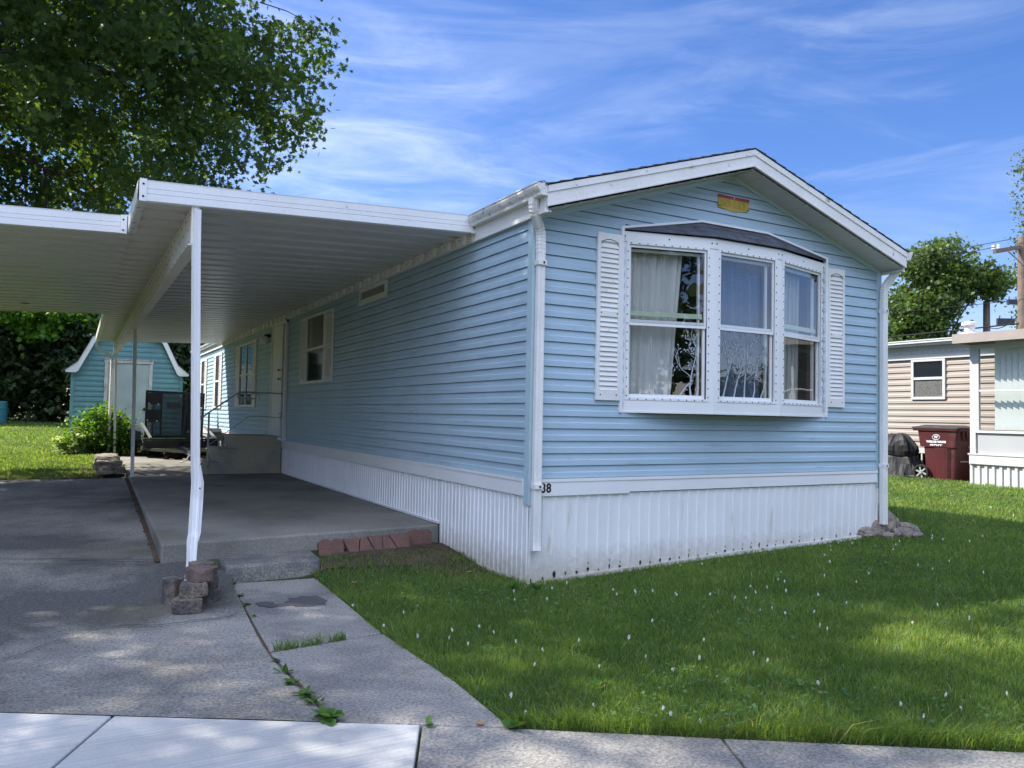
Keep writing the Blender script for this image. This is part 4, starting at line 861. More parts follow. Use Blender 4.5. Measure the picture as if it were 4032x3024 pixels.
while y < YC-.3: tb = MB(); tb.prism([(-.0705,y-.10,3.127),(-.0705,y-.075,3.04),(-.0705,y+.075,3.04),(-.0705,y+.10,3.127)], (-.035,0,0)); tb.disc((-.1055,y,3.09), (-1,0,0), .008, .003, 6, 1); y += .365; tb.build('hanger_tab', [M['white_worn'], M['screw']], cp)

# ------------------------------------------------------------------ precast steps, handrail
b = MB(); pr = [(-1.36,.182),(-1.425,.395),(-1.415,.402),(-1.08,.385),(-1.155,.632),(-1.145,.642),(-.79,.63),(-.855,.868),(-.845,.878),(-.03,.868),(-.03,.182)]
b.prism([(x_, 9.17, z) for x_, z in pr], (0,1.35,0))
st = b.build('concrete_steps', M['conc_step'], bevel=.012); tag(st, 'grey precast concrete entry steps below the white side door', 'steps')
hr = thing('handrail', 'thin metal handrail with heart shaped scrollwork on the concrete steps', 'handrail', (-1.33, 9.14, .2))
b = MB(); b.bar((-1.325,9.15,.27),(-1.325,9.15,1.285), .03, .03, (0,1,0)); b.disc((-1.325,9.132,.33),(0,-1,0),.009,.004,7,1); b.disc((-1.325,9.132,.29),(0,-1,0),.009,.004,7,1); b.build('rail_post', [M['steel'], M['screw']], hr)
b = MB(); b.bar((-.022,9.15,.64),(-.022,9.15,1.665), .032, .03, (0,1,0)); b.disc((-.022,9.132,.82),(0,-1,0),.009,.004,7,1); b.disc((-.022,9.132,.68),(0,-1,0),.009,.004,7,1); b.build('rail_post', [M['steel'], M['screw']], hr)
b = MB(); b.tube([(-1.62,9.15,1.07),(-1.325,9.15,1.295),(-.84,9.15,1.66),(-.76,9.15,1.68),(-.02,9.15,1.672)], .014, 8); b.build('top_rail', M['steel'], hr)
b = MB(); H = lambda x, z: (x, 9.15, z)
heart = [H(-.645,1.23)]
for t in np.linspace(0, 1, 14): heart.append(H(-.645-.36*t**.7*(1-.22*t*t*t)+.16*max(0,t-.6)/.4*t, 1.23+.44*t-.0*t))
b.tube(heart, .012, 6)
b.tube([H(2*-.645-p[0]+.09*((p[2]-1.23)/.44)**2, p[2]) for p in heart], .012, 6)
b.tube([H(-.66+.10*(-math.cos(t))*(1-.09*t)-.08, 1.60+.075*math.sin(t)*(1-.1*t)) for t in np.linspace(-.5,5.2,26)], .011, 6)
b.tube([H(-.63+.10*(math.cos(t))*(1-.09*t)+.08, 1.60+.075*math.sin(t)*(1-.1*t)) for t in np.linspace(-.5,5.2,26)], .011, 6)
b.tube([H(-.645,1.23),H(-.4,1.235),H(-.12,1.225),H(-.05,1.235),H(-.04,1.28),H(-.07,1.305),H(-.10,1.29)], .008, 6); b.tube([H(-.645,1.23),H(-1.30,.72)], .008, 6)
b.build('scrollwork', M['steel'], hr)
# small step block by the walk
b = MB(); tp = [(-2.262,1.145),(-1.447,1.215),(-1.415,1.70),(-2.255,1.62)]
P = [(x_*1.0-.004, y-.022 if i < 2 else y, -.14) for i, (x_, y) in enumerate(tp)] + [(x_, y, .03) for x_, y in tp]
b.hexa(P); tag(b.build('step_block', M['conc_edge'], bevel=.022), 'low weathered concrete step block between the patio edge and the walk', 'step')

# ------------------------------------------------------------------ loose blocks piled round the bent post
def rough(o, amp, f, seed):
    me = o.data
    for vt in me.vertices:
        p = vt.co; vt.co = p + V((mnoise.noise((p.x*f,p.y*f,p.z*f+seed)), mnoise.noise((p.x*f+7,p.y*f,p.z*f+seed)), .5*mnoise.noise((p.x*f,p.y*f+5,p.z*f+seed))))*amp
def solid_refine(b, name, mat, cuts, amp, f, seed, smooth=False, bev=.006):
    o = b.build(name, mat); bm = bmesh.new(); bm.from_mesh(o.data); bmesh.ops.remove_doubles(bm, verts=bm.verts, dist=1e-5)
    if bev: bmesh.ops.bevel(bm, geom=list(bm.edges), offset=bev, segments=1, affect='EDGES', clamp_overlap=True)
    bmesh.ops.triangulate(bm, faces=bm.faces); bmesh.ops.subdivide_edges(bm, edges=[e for e in bm.edges if e.calc_length() > .03], cuts=cuts, use_grid_fill=True); bm.to_mesh(o.data); bm.free(); rough(o, amp, f, seed); return o
def wallblock(x, y, z, rot, mat, label, sd, w=.215, d=.17, h=.098, tilt=0):
    b = MB(); q = []
    for k in range(7): t = k/6; q.append((-w/2+w*t, -d/2-.03*math.sin(math.pi*t)))
    q += [(w/2*.72, d/2), (-w/2*.72, d/2)]
    R_ = Matrix.Rotation(rot, 3, 'Z') @ Matrix.Rotation(tilt, 3, 'X')
    b.xf = lambda a, c, e: R_ @ V((a, c, e))
    b.prism([(px, py, 0) for px, py in q], (0,0,h)); o = solid_refine(b, 'wall_block', mat, 3, .008, 28, sd, bev=.005); o.location = (x, y, z)
    return tag(o, label, 'block', 'landscaping blocks piled around the carport post')
wallblock(-2.675, .185, -0.081, -.22, M['block'], 'grey rough faced block on the driveway, lowest of the front stack at the bent post', 1, .20, .15)
wallblock(-2.64, .225, 0.016, -.02, M['block'], 'grey brown block in the middle of the front stack at the bent post', 2, .19, .15, .094)
wallblock(-2.585, .29, 0.109, .45, M['block_red'], 'reddish angular block topping the front stack beside the bent post', 3, .185, .165, .094)
wallblock(-2.525, .42, -0.081, .95, M['block'], 'dark block on the driveway at the right foot of the bent post pile', 4, .18, .14)
wallblock(-2.535, .45, 0.016, 1.1, M['block'], 'dark block resting on the right bottom block of the pile at the bent post', 5, .17, .14, .09)
wallblock(-2.545, .60, 0.102, .2, M['block'], 'pale flat block at the back of the pile behind the bent post', 6, .185, .14, .08)
wallblock(-2.545, .62, -0.081, .1, M['block'], 'ground level block at the back of the pile, hidden under others', 8, .18, .13, .182)
wallblock(-2.745, .44, -0.081, -1.1, M['block'], 'mossy block standing on end left of the bent post', 7, .15, .085, .19)
# ------------------------------------------------------------------ red edging along the patio front
def edger(pts, y, label, sd, tilt=.62, th=.045, z0=-.035):
    b = MB(); R_ = Matrix.Rotation(-tilt, 3, 'X'); cxm = sum(p[0] for p in pts)/len(pts)
    b.xf = lambda a, c, e: R_ @ V((a, c, e))
    b.prism([(px-cxm, 0, pz) for px, pz in pts], (0, th, 0)); o = solid_refine(b, 'edging_paver', M['brick'], 2, .004, 25, sd, bev=.004); o.location = (cxm, y, z0+.03)
    return tag(o, label, 'paver', 'red edging pavers along the patio front')
def lobes(x0, x1, h):
    w = x1-x0; c1_, c2_, r_ = x0+w*.26, x1-w*.26, w*.26; q = [(x0+.005,0),(x1-.005,0)]
    for k in range(8): t = math.pi*k/7*.88-.0; q.append((c2_+r_*math.cos(t), h-r_*.7+r_*.7*math.sin(t)))
    for k in range(8): t = math.pi*.12+math.pi*k/7*.88; q.append((c1_+r_*math.cos(t), h-r_*.7+r_*.7*math.sin(t)))
    return q
edger(lobes(-1.375,-1.135,.155), 1.52, 'red double scallop edging piece beside the step block', 1, .35)
edger([(-1.075,0),(-.995,0),(-.96,.165),(-1.13,.165)], 1.515, 'red wedge paver leaning at the patio edge, widest at its top, beside left scallop', 2)
edger([(-.982,0),(-.82,0),(-.885,.165),(-.945,.165)], 1.525, 'wide footed red wedge paver, second wedge from the left', 3)
edger([(-.812,0),(-.740,0),(-.725,.172),(-.868,.172)], 1.535, 'red wedge paver with a narrow foot in the middle of the patio edging', 4)
edger([(-.734,0),(-.58,0),(-.652,.172),(-.718,.172)], 1.54, 'red wedge paver with a wide foot, fourth wedge from the step block', 5)
edger([(-.568,0),(-.445,0),(-.432,.172),(-.640,.172)], 1.55, 'red wedge paver touching the right scalloped edging piece', 6)
edger(lobes(-.418,-.165,.165), 1.66, 'dull red double scallop edging piece near the white skirting', 7, .3, z0=-.025)

# ------------------------------------------------------------------ stones: field stones by the right corner, stacked flagstones by the patio
def stone(name, c, r, mat, sd, label, cat, group, rot=0, flat=.0, sub=3, boxy=0.0):
    bm = bmesh.new(); bmesh.ops.create_icosphere(bm, subdivisions=sub, radius=1); o = bpy.data.objects.new(name, bpy.data.meshes.new(name)); COL.objects.link(o)
    for vt in bm.verts:
        p = vt.co.copy()
        if boxy: m_ = max(abs(p.x), abs(p.y), abs(p.z)); p = p.lerp(p/m_*.82, boxy)
        d = .22*mnoise.noise(tuple(p*1.1+V((sd,0,0)))) + .09*mnoise.noise(tuple(p*2.7+V((0,sd,0)))) + .03*mnoise.noise(tuple(p*7+V((0,0,sd))))
        p = p*(1+d*1.3); p = V((p.x*r[0], p.y*r[1], max(p.z, -.55)*r[2])); vt.co = Matrix.Rotation(rot, 3, 'Z') @ p
    bm.to_mesh(o.data); bm.free(); o.data.materials.append(mat); o.location = c; 
    return tag(o, label, cat, group)
G1 = 'field stones heaped at the foot of the right downspout'
for c, r, sd, rot, lab in (((4.86,.10,.17),(.20,.15,.17),3,.3,'largest pinkish pointed field stone on top of the heap by the right corner'),
    ((4.62,.05,.13),(.15,.12,.12),8,.8,'rounded brown field stone left of the pointed one in the heap'),
    ((4.42,.02,.10),(.16,.10,.075),12,.1,'flat dark field stone against the white skirting corner'),
    ((4.80,-.16,.10),(.17,.10,.075),17,.1,'low tan field stone in front of the pointed one'),
    ((4.99,-.10,.11),(.14,.10,.10),21,-.5,'mossy field stone at the right end of the heap'),
    ((4.56,-.16,.08),(.10,.07,.045),25,.2,'small flat field stone at the front left of the heap'),
    ((4.88,-.30,.085),(.09,.06,.04),31,.4,'smallest field stone lying nearest the lawn'),
    ((5.12,.02,.10),(.09,.08,.05),37,.9,'half buried field stone behind the right end of the heap'),
    ((4.66,.20,.14),(.12,.09,.09),41,.1,'grey field stone at the back of the heap under the downspout')):
    stone('field_stone', c, r, M['rock'], sd, lab, 'stone', G1, rot, boxy=.35)
G2 = 'flat stones edging the lawn left of the patio'
for c, r, sd, rot, lab in (((-2.84,9.62,.25),(.24,.20,.09),50,.1,'cracked lower flat stone nearest the driveway end'),((-2.90,9.85,.33),(.26,.22,.075),53,.25,'upper flat stone overlapping the cracked one by the patio'),
    ((-2.86,10.55,.28),(.26,.30,.10),57,.0,'sunlit flat stone behind the front pair beside the patio'),((-2.84,11.3,.28),(.24,.36,.10),61,.1,'long grey flat stone in the middle of the edging'),((-2.82,12.2,.28),(.24,.40,.10),66,-.1,'weathered flat stone near the green shrub'),((-2.80,13.2,.27),(.24,.45,.10),71,.1,'farthest flat stone, partly under the green shrub')):
    stone('flat_stone', c, r, M['flagstone'], sd, lab, 'stone', G2, rot, boxy=.8)

# ------------------------------------------------------------------ teal shed behind
SY, SZ = 22.5, .40
shed = thing('garden_shed', 'teal gambrel roof shed with a pale weathered door behind the trailer', 'shed', (-1.96, SY, SZ))
XS0, XS1, XSM = -3.58, -.345, -1.962
out = [(XS0,2.46),(-3.36,2.68),(-2.98,3.50),(XSM,4.02)]
def sl_in(z): return float(np.interp(z, [p[1] for p in out], [p[0] for p in out])) if z > 2.46 else XS0
b = MB(); siding(b, lambda a, z, d: V((a, SY-d, z)), SZ-.02, 3.98, .165, sl_in, lambda z: 2*XSM-sl_in(z), [(-2.66,-1.26,.3,2.9)], lap=.02); b.build('wall', M['shed'], shed)
for x_ in (XS0, XS1):
    b = MB(); sg = -1 if x_ == XS0 else 1; siding(b, lambda a, z, d: V((x_+sg*d, a, z)), SZ-.05, 2.5, .165, lambda z: SY, lambda z: SY+3.2, lap=.02); b.build('wall', M['shed'], shed)
b = MB(); b.face([(XS0,SY+3.2,SZ),(XS1,SY+3.2,SZ),(XS1,SY+3.2,2.5),(XSM,SY+3.2,4.0),(XS0,SY+3.2,2.5)]); b.build('wall', M['shed'], shed)
for x_ in (XS0-.02, XS1-.08): b = MB(); b.box(x_, x_+.10, SY-.035, SY+.03, SZ-.05, 2.45); b.build('corner_trim', M['shed'], shed)
rp = [(-3.77,2.50),(-3.42,2.79),(-3.03,3.60),(XSM,4.10)]
for sd in (0, 1):
    X = (lambda x: x) if sd == 0 else (lambda x: 2*XSM-x)
    b = MB(); w = [.07,.11,.10,.10]; lo = [(-3.74,2.44),(-3.47,2.44),(-3.40,2.50),(-2.93,3.50),(XSM,3.96)]
    b.prism([(X(p[0]), SY-.17, p[1]) for p in rp] + [(X(p[0]), SY-.17, p[1]) for p in lo[::-1]], (0,.03,0)); b.build('rake_board', M['white_worn'], shed)
    b = MB()
    for p, q in zip(rp[:-1], rp[1:]): b.prism([(X(p[0]),SY-.19,p[1]+.002),(X(q[0]),SY-.19,q[1]+.002),(X(q[0]),SY-.19,q[1]+.03),(X(p[0]),SY-.19,p[1]+.03)], (0,3.6,0))
    b.build('roof', M['shingle'], shed)
b = MB(); b.box(-2.56,-1.36,SY-.02,SY+.02,SZ+.02,2.79); sd_ = b.build('door', M['shed_door'], shed)
b = MB(); b.revolve([(.02,0),(.02,.03),(.05,.045),(.05,.075),(.02,.085)], (0,0,0), 12); b.v = [V((-1.465+p.x, SY-.02-p.z, 1.32+p.y)) for p in b.v]; b.build('knob', M['black'], sd_)
b = MB(); b.box(-2.66,-2.562,SY-.05,SY,SZ,2.80); b.box(-1.358,-1.26,SY-.05,SY,SZ,2.80); b.box(-2.68,-1.24,SY-.05,SY,2.801,2.90); b.box(-2.70,-1.22,SY-.07,SY,2.901,2.925); b.build('door_frame', M['shed_trim'], shed)

# ------------------------------------------------------------------ utility trailer
tr = thing('utility_trailer', 'black utility trailer with raised mesh ramp gate parked on the patio end', 'trailer', (-1.2, 14.8, .18))
TY, TB = 14.80, 17.25
b = MB(); b.bar((-2.0,TY,.605),(-.34,TY,.605), .06, .05); b.bar((-2.0,TY,.37),(-.34,TY,.37), .06, .04)
for x_ in (-1.97,-1.165,-.37): b.bar((x_,TY,.39),(x_,TY,.58), .05, .05, (0,1,0))
for x_ in (-1.98,-.36): b.bar((x_,TY+.03,.605),(x_,TB,.605), .05, .05); b.bar((x_,TY+.03,.385),(x_,TB,.385), .05, .07); [b.bar((x_,y,.42),(x_,y,.58), .05, .05, (0,1,0)) for y in (TY+.8,TY+1.6,TB-.05)]
b.bar((-1.96,TB,.40),(-.38,TB,.40), .05, .07); b.build('frame', M['trailer_metal'], tr)
b = MB(); b.box(-1.96,-.38,TY+.035,TB-.03,.42,.44); b.box(-1.945,-.39,TY+.028,TY+.034,.395,.575); b.build('deck', M['trailer_metal'], tr)
gx0, gx1, gz0, gz1 = -1.78, -.345, .60, 1.79
lx = lambda t, z: gx0 + (gx1-gx0)*t + (.03 if t < .5 else -.02)*(1.79-z)
gate = MB()
for t in (0, .255, .69, .82, 1): gate.bar((lx(t,gz0)-.03*(t<.5),TB,gz0),(lx(t,gz1),TB,gz1), .055, .04, (0,1,0))
gate.bar((gx0-.02,TB,gz1+.02),(gx1+.02,TB,gz1-.03), .055, .06); gate.bar((gx0-.04,TB,gz0),(gx1+.04,TB,gz0), .055, .07)
gate.bar((gx0+.17,TB,gz0+.05),(gx0+.19,TB,1.5), .03, .03, (0,1,0))
go = gate.build('ramp_gate', M['black'], tr)
b = MB()
for k in range(-40, 60):
    for sg in (1, -1):
        x0 = gx0 + k*.045; xa, za, xb, zb = x0, gz0+.03, x0+sg*2.0, gz0+.03+1.15
        p, q = V((xa,TB+.0,za)), V((xb,TB,zb)); lo_, hi_ = (gx0-.01-xa)/(xb-xa), (gx1+.01-xa)/(xb-xa); t0, t1 = max(0,min(lo_,hi_)), min(1,max(lo_,hi_))
        if t1-t0 > .02: b.bar(p.lerp(q,t0), p.lerp(q,t1), .012, .003, (0,1,0))
b.build('gate_mesh', M['black'], go)
b = MB(); b.box(gx0+.02,gx0+.36,TB-.03,TB-.01,1.46,1.77); b.box(gx0-.01,gx0+.34,TB-.03,TB-.01,.99,1.32); b.box(gx1-.16,gx1-.02,TB-.03,TB-.01,1.42,1.72)
for x_, z in ((.06,1.48),(.29,1.47),(.04,1.03),(.27,1.02)): b.disc((gx0+x_,TB-.03,z),(0,-1,0),.022,.01,8,1)
b.build('gate_plate', [M['black'], M['alu']], go)
b = MB(); b.box(-1.28,-.93,TB-.05,TB-.03,1.38,1.52); b.build('sign_board', M['trailer_metal'], go)
for sg, x_ in ((-1,-2.13),(1,-.235)):
    b = MB(); ar = [(-.42,.55),(-.40,.78),(-.28,.86),(.28,.86),(.40,.78),(.42,.55),(.37,.55),(.35,.75),(.26,.81),(-.26,.81),(-.35,.75),(-.37,.55)]
    b.prism([(x_-.11, 15.95+a, z) for a, z in ar], (.24,0,0)); b.build('fender', M['trailer_metal'], tr)
    b = MB(); b.revolve([(.17,-.075),(.235,-.085),(.275,-.06),(.28,0),(.275,.06),(.235,.085),(.17,.075)], (x_,15.95,.46), 24, 0, 0, True); wh = b.build('wheel', M['rubber'], tr, smooth=True)
    b = MB(); b.revolve([(.01,-.05),(.16,-.055),(.175,-.07),(.175,.07),(.16,.055),(.01,.05)], (x_,15.95,.46), 18, 0, 0); b.build('rim', M['alu'], wh)
b = MB(); b.bar((-1.83,TY+.02,.64),(-2.0,TY+.55,.99), .05, .035); b.bar((-.36,TY+.02,.64),(-.56,TY+.55,.92), .05, .035); b.build('brace', M['alu'], tr)
b = MB(); b.bar((-1.165,TY-.02,.40),(-1.15,12.75,.36), .10, .10); b.bar((-1.9,TY,.37),(-1.16,13.5,.37), .06, .06); b.bar((-.42,TY,.37),(-1.14,13.5,.37), .06, .06); b.build('tongue', M['trailer_metal'], tr)
b = MB(); b.box(-1.215,-1.075,12.5,12.95,.33,.43); b.prism([(-1.20,12.45,.32),(-1.09,12.45,.32),(-1.09,12.55,.44),(-1.20,12.55,.44)], (0,.12,0)); b.build('coupler', M['alu'], tr)
b = MB(); b.bar((-1.02,12.9,.30),(-1.02,12.9,.62), .06, .06, (0,1,0)); b.bar((-1.02,12.9,.30),(-1.0,12.84,.24), .05, .05, (0,1,0)); b.revolve([(.02,-.02),(.065,-.022),(.07,0),(.065,.022),(.02,.02)], (-1.0,12.8,.25), 16, 1, 0); b.build('jack', [M['alu'], M['rubber']], tr)
for dx in (-.10, .06):
    b = MB(); b.tube([(-1.15+dx*.4,12.8,.34),(-1.16+dx,12.66,.25),(-1.18+dx*1.7,12.58,.195),(-1.22+dx*1.9,12.62,.19)], .012, 6); b.build('safety_chain', M['steel'], tr)
# ------------------------------------------------------------------ the cat
b = MB(); cy = 14.12; g0 = .17
body = [(-1.225,cy+.02,g0+.055),(-1.25,cy+.01,g0+.085),(-1.32,cy,g0+.098),(-1.40,cy-.005,g0+.093),(-1.465,cy-.01,g0+.095),(-1.505,cy-.02,g0+.115),(-1.535,cy-.03,g0+.135),(-1.565,cy-.042,g0+.128),(-1.592,cy-.055,g0+.112),(-1.602,cy-.06,g0+.108)]
b.tube(body, [.035,.080,.096,.088,.078,.062,.058,.052,.030,.012], 16)
def limb(pts, rr): b.tube(pts, rr, 8)
limb([(-1.455,cy-.05,g0+.06),(-1.50,cy-.085,g0+.03),(-1.56,cy-.10,g0+.02),(-1.595,cy-.105,g0+.016)], [.035,.026,.020,.012])
limb([(-1.455,cy+.04,g0+.06),(-1.51,cy+.03,g0+.03),(-1.575,cy+.02,g0+.02),(-1.61,cy+.015,g0+.016)], [.035,.026,.020,.012])
limb([(-1.27,cy-.05,g0+.07),(-1.33,cy-.095,g0+.05),(-1.29,cy-.105,g0+.022),(-1.37,cy-.11,g0+.016)], [.055,.040,.024,.014])
limb([(-1.23,cy+.02,g0+.04),(-1.19,cy-.02,g0+.025),(-1.20,cy-.09,g0+.02),(-1.27,cy-.13,g0+.018),(-1.33,cy-.14,g0+.016)], [.025,.020,.018,.016,.010])
for s_ in (-1, 1):
    e0 = V((-1.540+s_*.031, cy-.035+s_*.006, g0+.168)); b.prism([tuple(e0+V((-.020,-.012,0))), tuple(e0+V((.020,-.012,0))), tuple(e0+V((.018,.014,0))), tuple(e0+V((-.018,.014,0)))], (0,.0,.001))
    i = len(b.v); tip = e0+V((s_*.012,0,.055)); q = [e0+V((-.022,-.012,-.01)), e0+V((.022,-.012,-.01)), e0+V((.02,.016,-.01)), e0+V((-.02,.016,-.01))]
    for k in range(4): b.face([q[k], q[(k+1) % 4], tip])
cat = b.build('cat', M['fur'], smooth=True); tag(cat, 'dark cat lying with ears up on the concrete in front of the trailer', 'cat')
for s_ in (-1, 1):
    e = MB(); e.revolve([(.001,-.007),(.006,-.004),(.007,0),(.006,.004),(.001,.007)], (-1.578+s_*.022, cy-.078, g0+.142-s_*.0), 10); e.build('eye', M['eye'], cat, smooth=True)
e = MB(); e.revolve([(.001,-.005),(.006,0),(.001,.005)], (-1.604,cy-.068,g0+.118), 8); e.build('nose', M['nose'], cat, smooth=True)
# ------------------------------------------------------------------ barrel at the far left
b = MB(); b.revolve([(.30,0),(.30,.28),(.315,.30),(.30,.32),(.30,.56),(.315,.58),(.30,.60),(.29,.84),(.25,.87)], (-6.12,31.6,.66), 24); tag(b.build('barrel', M['teal_plastic'], smooth=False), 'teal plastic barrel standing on the far lawn before the hedge', 'barrel')

# ------------------------------------------------------------------ neighbouring home on the right
nb = thing('mobile_home', 'tan neighbouring mobile home with scalloped white trim and enclosed porch', 'mobile home', (13.0, 3, .3))
NX, NY0, NY1 = 12.2, -8.0, 13.0
nf = lambda a, z, d: V((NX-d, a, z))
b = MB(); siding(b, nf, .842, 2.74, .1325, lambda z: NY0, lambda z: NY1, [(3.98, 4.63, 1.9, 2.68)], lap=.02); b.build('wall', M['tan'], nb)
b = MB(); b.box(NX+.0, NX+4.2, NY0, NY1, .3, 3.05); b.build('wall', M['tan'], nb)
b = MB(); b.box(NX-.03, NX-.001, NY0, NY1, 2.72, 3.0); b.box(NX-.05, NX-.031, NY0, NY1, 2.705, 2.735)
y = NY0+.06
while y < NY1: b.prism([(NX-.031, y+.062*math.cos(t), 2.885-.062*math.sin(t)) for t in [math.pi*k/10 for k in range(11)]], (-.016,0,0)); y += .128
b.build('scallop_trim', M['neigh_white'], nb)
b = MB(); b.box(NX-.20, NX-.04, NY0, NY1, 2.985, 3.03); b.box(NX-.24, NX-.03, NY0, NY1, 3.031, 3.075); b.box(NX-.25, NX-.15, NY0, NY1, 3.076, 3.10); b.build('gutter', M['neigh_white'], nb)
b = MB(); b.prism([(NX-.2, NY0-.1, 3.08),(NX+4.4, NY0-.1, 3.08),(NX+2.1, NY0-.1, 3.30)], (0,NY1-NY0+.2,0)); b.build('roof', M['neigh_white'], nb)
b = MB(); b.box(NX-.025, NX-.001, 2.7, NY1, .725, .84); b.build('belt_board', M['neigh_white'], nb)
b = MB(); ribbed(b, nf, 2.7, NY1, lambda a: .2, .72, .115, rib=.03, dep=.02); b.build('skirting', M['neigh_white'], nb)
b = MB(); e = .055; w0, w1, wz0, wz1 = 3.93, 4.68, 1.855, 2.71
b.box(NX-.045, NX-.001, w0, w1, wz0, wz0+e); b.box(NX-.045, NX-.001, w0, w1, wz1-e, wz1); b.box(NX-.045, NX-.001, w0, w0+e, wz0+e, wz1-e); b.box(NX-.045, NX-.001, w1-e, w1, wz0+e, wz1-e); b.box(NX-.04, NX-.001, w0+e, w1-e, 2.27, 2.325)
nw = b.build('window', M['neigh_white'], nb)
for za, zb in ((wz0+e, 2.27), (2.325, wz1-e)): g = MB(); g.box(NX-.02, NX-.012, w0+e, w1-e, za, zb); g.build('pane', M['dark_glass'] if za > 2.3 else M['screen'] if 'screen' in M else M['dark_glass'], nw)
b = MB(); b.revolve([(.02,-.05),(.20,-.05),(.20,.09),(.17,.12),(.12,.13),(.10,.14),(.10,.27),(.15,.28),(.15,.33),(.08,.36)], (12.55,3.65,3.10), 20); b.build('roof_vent', M['neigh_white'], nb, smooth=False)
b = MB(); b.revolve([(.05,-.05),(.05,.16),(.06,.17),(.06,.2),(.02,.21)], (12.9,6.0,3.10), 12); b.build('vent_pipe', M['neigh_white'], nb)
# porch
M['screen'] = pmat('window screen', (.10,.10,.095), .7, .35, 30); M['pglass'] = glassmat('porch glass', f0=.05); M['stem'] = pmat('green stem', (.07,.13,.03), .6)
PX, PY0, PY1 = 10.9, -5.2, 2.66
pf = lambda a, z, d: V((PX-d, a, z))
b = MB(); b.box(PX-.28, PX-.24, PY0-.2, 2.83, 2.825, 2.995); b.box(PX-.239, NX-.26, 2.79, 2.83, 2.825, 2.995); b.build('porch_fascia', M['neigh_fascia'], nb)
b = MB(); b.prism([(PX-.24,PY0-.2,2.90),(PX-.24,PY0-.2,2.99),(NX-.02,PY0-.2,3.12),(NX-.02,PY0-.2,3.03)], (0,3.0-PY0+.01-.03,0)); b.build('porch_roof', M['neigh_white'], nb)
b = MB(); b.box(PX-.05, PX+.10, PY0, PY1, .635, .80); b.box(PX-.06, PX+.1, PY0, PY1+.02, .80, .825); b.build('porch_beam', M['neigh_white'], nb)
b = MB(); ribbed(b, pf, PY0, PY1, lambda a: .18, .634, .13, rib=.045, dep=.025); b.build('skirting', M['neigh_white'], nb)
b = MB(); ribbed(b, lambda a,z,d: V((a, PY1+d, z)), PX, NX, lambda a: .18, .634, .13, rib=.045, dep=.025); b.box(PX+.1, NX-.03, PY1-.08, PY1+.03, .635, .80); b.build('skirting', M['neigh_white'], nb)
b = MB(); b.box(PX, PX+.03, PY0, PY1-.13, .826, 1.20); b.build('kick_panel', M['panel_grey'], nb)
b = MB()
for y in np.arange(PY1, PY0, -1.55): b.box(PX-.02, PX+.05, y-.10, y, .826, 2.80)
b.box(PX-.03, PX+.05, PY0, PY1-.101, 1.20, 1.245); b.box(PX-.015, PX+.04, PY0, PY1-.101, 1.945, 1.98); b.box(PX-.018, PX+.05, PY0, PY1-.101, 2.72, 2.80); b.box(PX-.022, PX+.04, PY1-.16,PY1-.101,1.246,2.719)
b.build('porch_frame', M['neigh_white'], nb)
g = MB(); g.face([(PX+.012,PY1-.1,1.24),(PX+.012,PY0,1.24),(PX+.012,PY0,2.73),(PX+.012,PY1-.1,2.73)]); g.build('porch_pane', M['pglass'], nb, recalc=False)
bl = MB(); y = 2.32; k = 0
while y > -1.2: bl.hexa([(PX+.17,y,1.26),(PX+.175,y,1.26),(PX+.225,y-.115,1.26),(PX+.22,y-.115,1.26),(PX+.17,y,2.74),(PX+.175,y,2.74),(PX+.225,y-.115,2.74),(PX+.22,y-.115,2.74)]); y -= .105
bl.build('vertical_blind', M['blind'], nb)

# ------------------------------------------------------------------ wheeled refuse bin
BX, BY, BZ = 11.40, 3.62, .225
wb = thing('wheelie_bin', 'maroon wheeled refuse bin with black lid beside the tan porch', 'bin', (BX, BY, BZ))
def binsec(z, y0, y1, x0, x1, r=.05, n=4):
    P_ = []
    for (cx_, cy_, a0) in ((x1-r,y1-r,0),(x0+r,y1-r,90),(x0+r,y0+r,180),(x1-r,y0+r,270)):
        for k in range(n+1): a = math.radians(a0+90*k/n); P_.append((cx_+r*math.cos(a), cy_+r*math.sin(a), z))
    return P_
def loft(b, secs, m=0):
    for A, B in zip(secs[:-1], secs[1:]):
        for k in range(len(A)): k2 = (k+1) % len(A); b.face([A[k], A[k2], B[k2], B[k]], m)
    b.face(secs[0][::-1], m); b.face(secs[-1], m)
b = MB(); loft(b, [binsec(BZ, BY-.34, BY+.14, BX+.03, BX+.56), binsec(BZ+.02, BY-.35, BY+.16, BX+.02, BX+.57), binsec(BZ+.28, BY-.37, BY+.26, BX+.01, BX+.59), binsec(BZ+.66, BY-.39, BY+.29, BX-.0, BX+.61), binsec(BZ+.665, BY-.40, BY+.36, BX-.02, BX+.63), binsec(BZ+.99, BY-.43, BY+.40, BX-.035, BX+.66)])
wbb = b.build('bin_body', M['maroon'], wb)
b = MB(); A = [binsec(BZ+.03+z_, BY-.30-.004*k, BY+.08, BX-.012-.045*w_, BX+.3, .13) for k, (z_, w_) in enumerate(((0,.25),(.3,.55),(.6,.9),(.625,.9)))]; loft(b, A); b.build('side_bulge', M['maroon'], wb, smooth=False)
b = MB(); loft(b, [binsec(BZ+.985, BY-.46, BY+.46, BX-.055, BX+.68), binsec(BZ+1.03, BY-.47, BY+.50, BX-.06, BX+.685)]); b.bar((BX+.05,BY+.52,BZ+1.0),(BX+.58,BY+.52,BZ+1.0), .04, .04); b.build('rim', M['maroon'], wb)
b = MB(); loft(b, [binsec(BZ+1.031, BY-.48, BY+.52, BX-.065, BX+.69), binsec(BZ+1.055, BY-.475, BY+.515, BX-.06, BX+.685), binsec(BZ+1.10, BY-.25, BY+.32, BX+.08, BX+.55)]); b.build('lid', M['black_plastic'], wb)
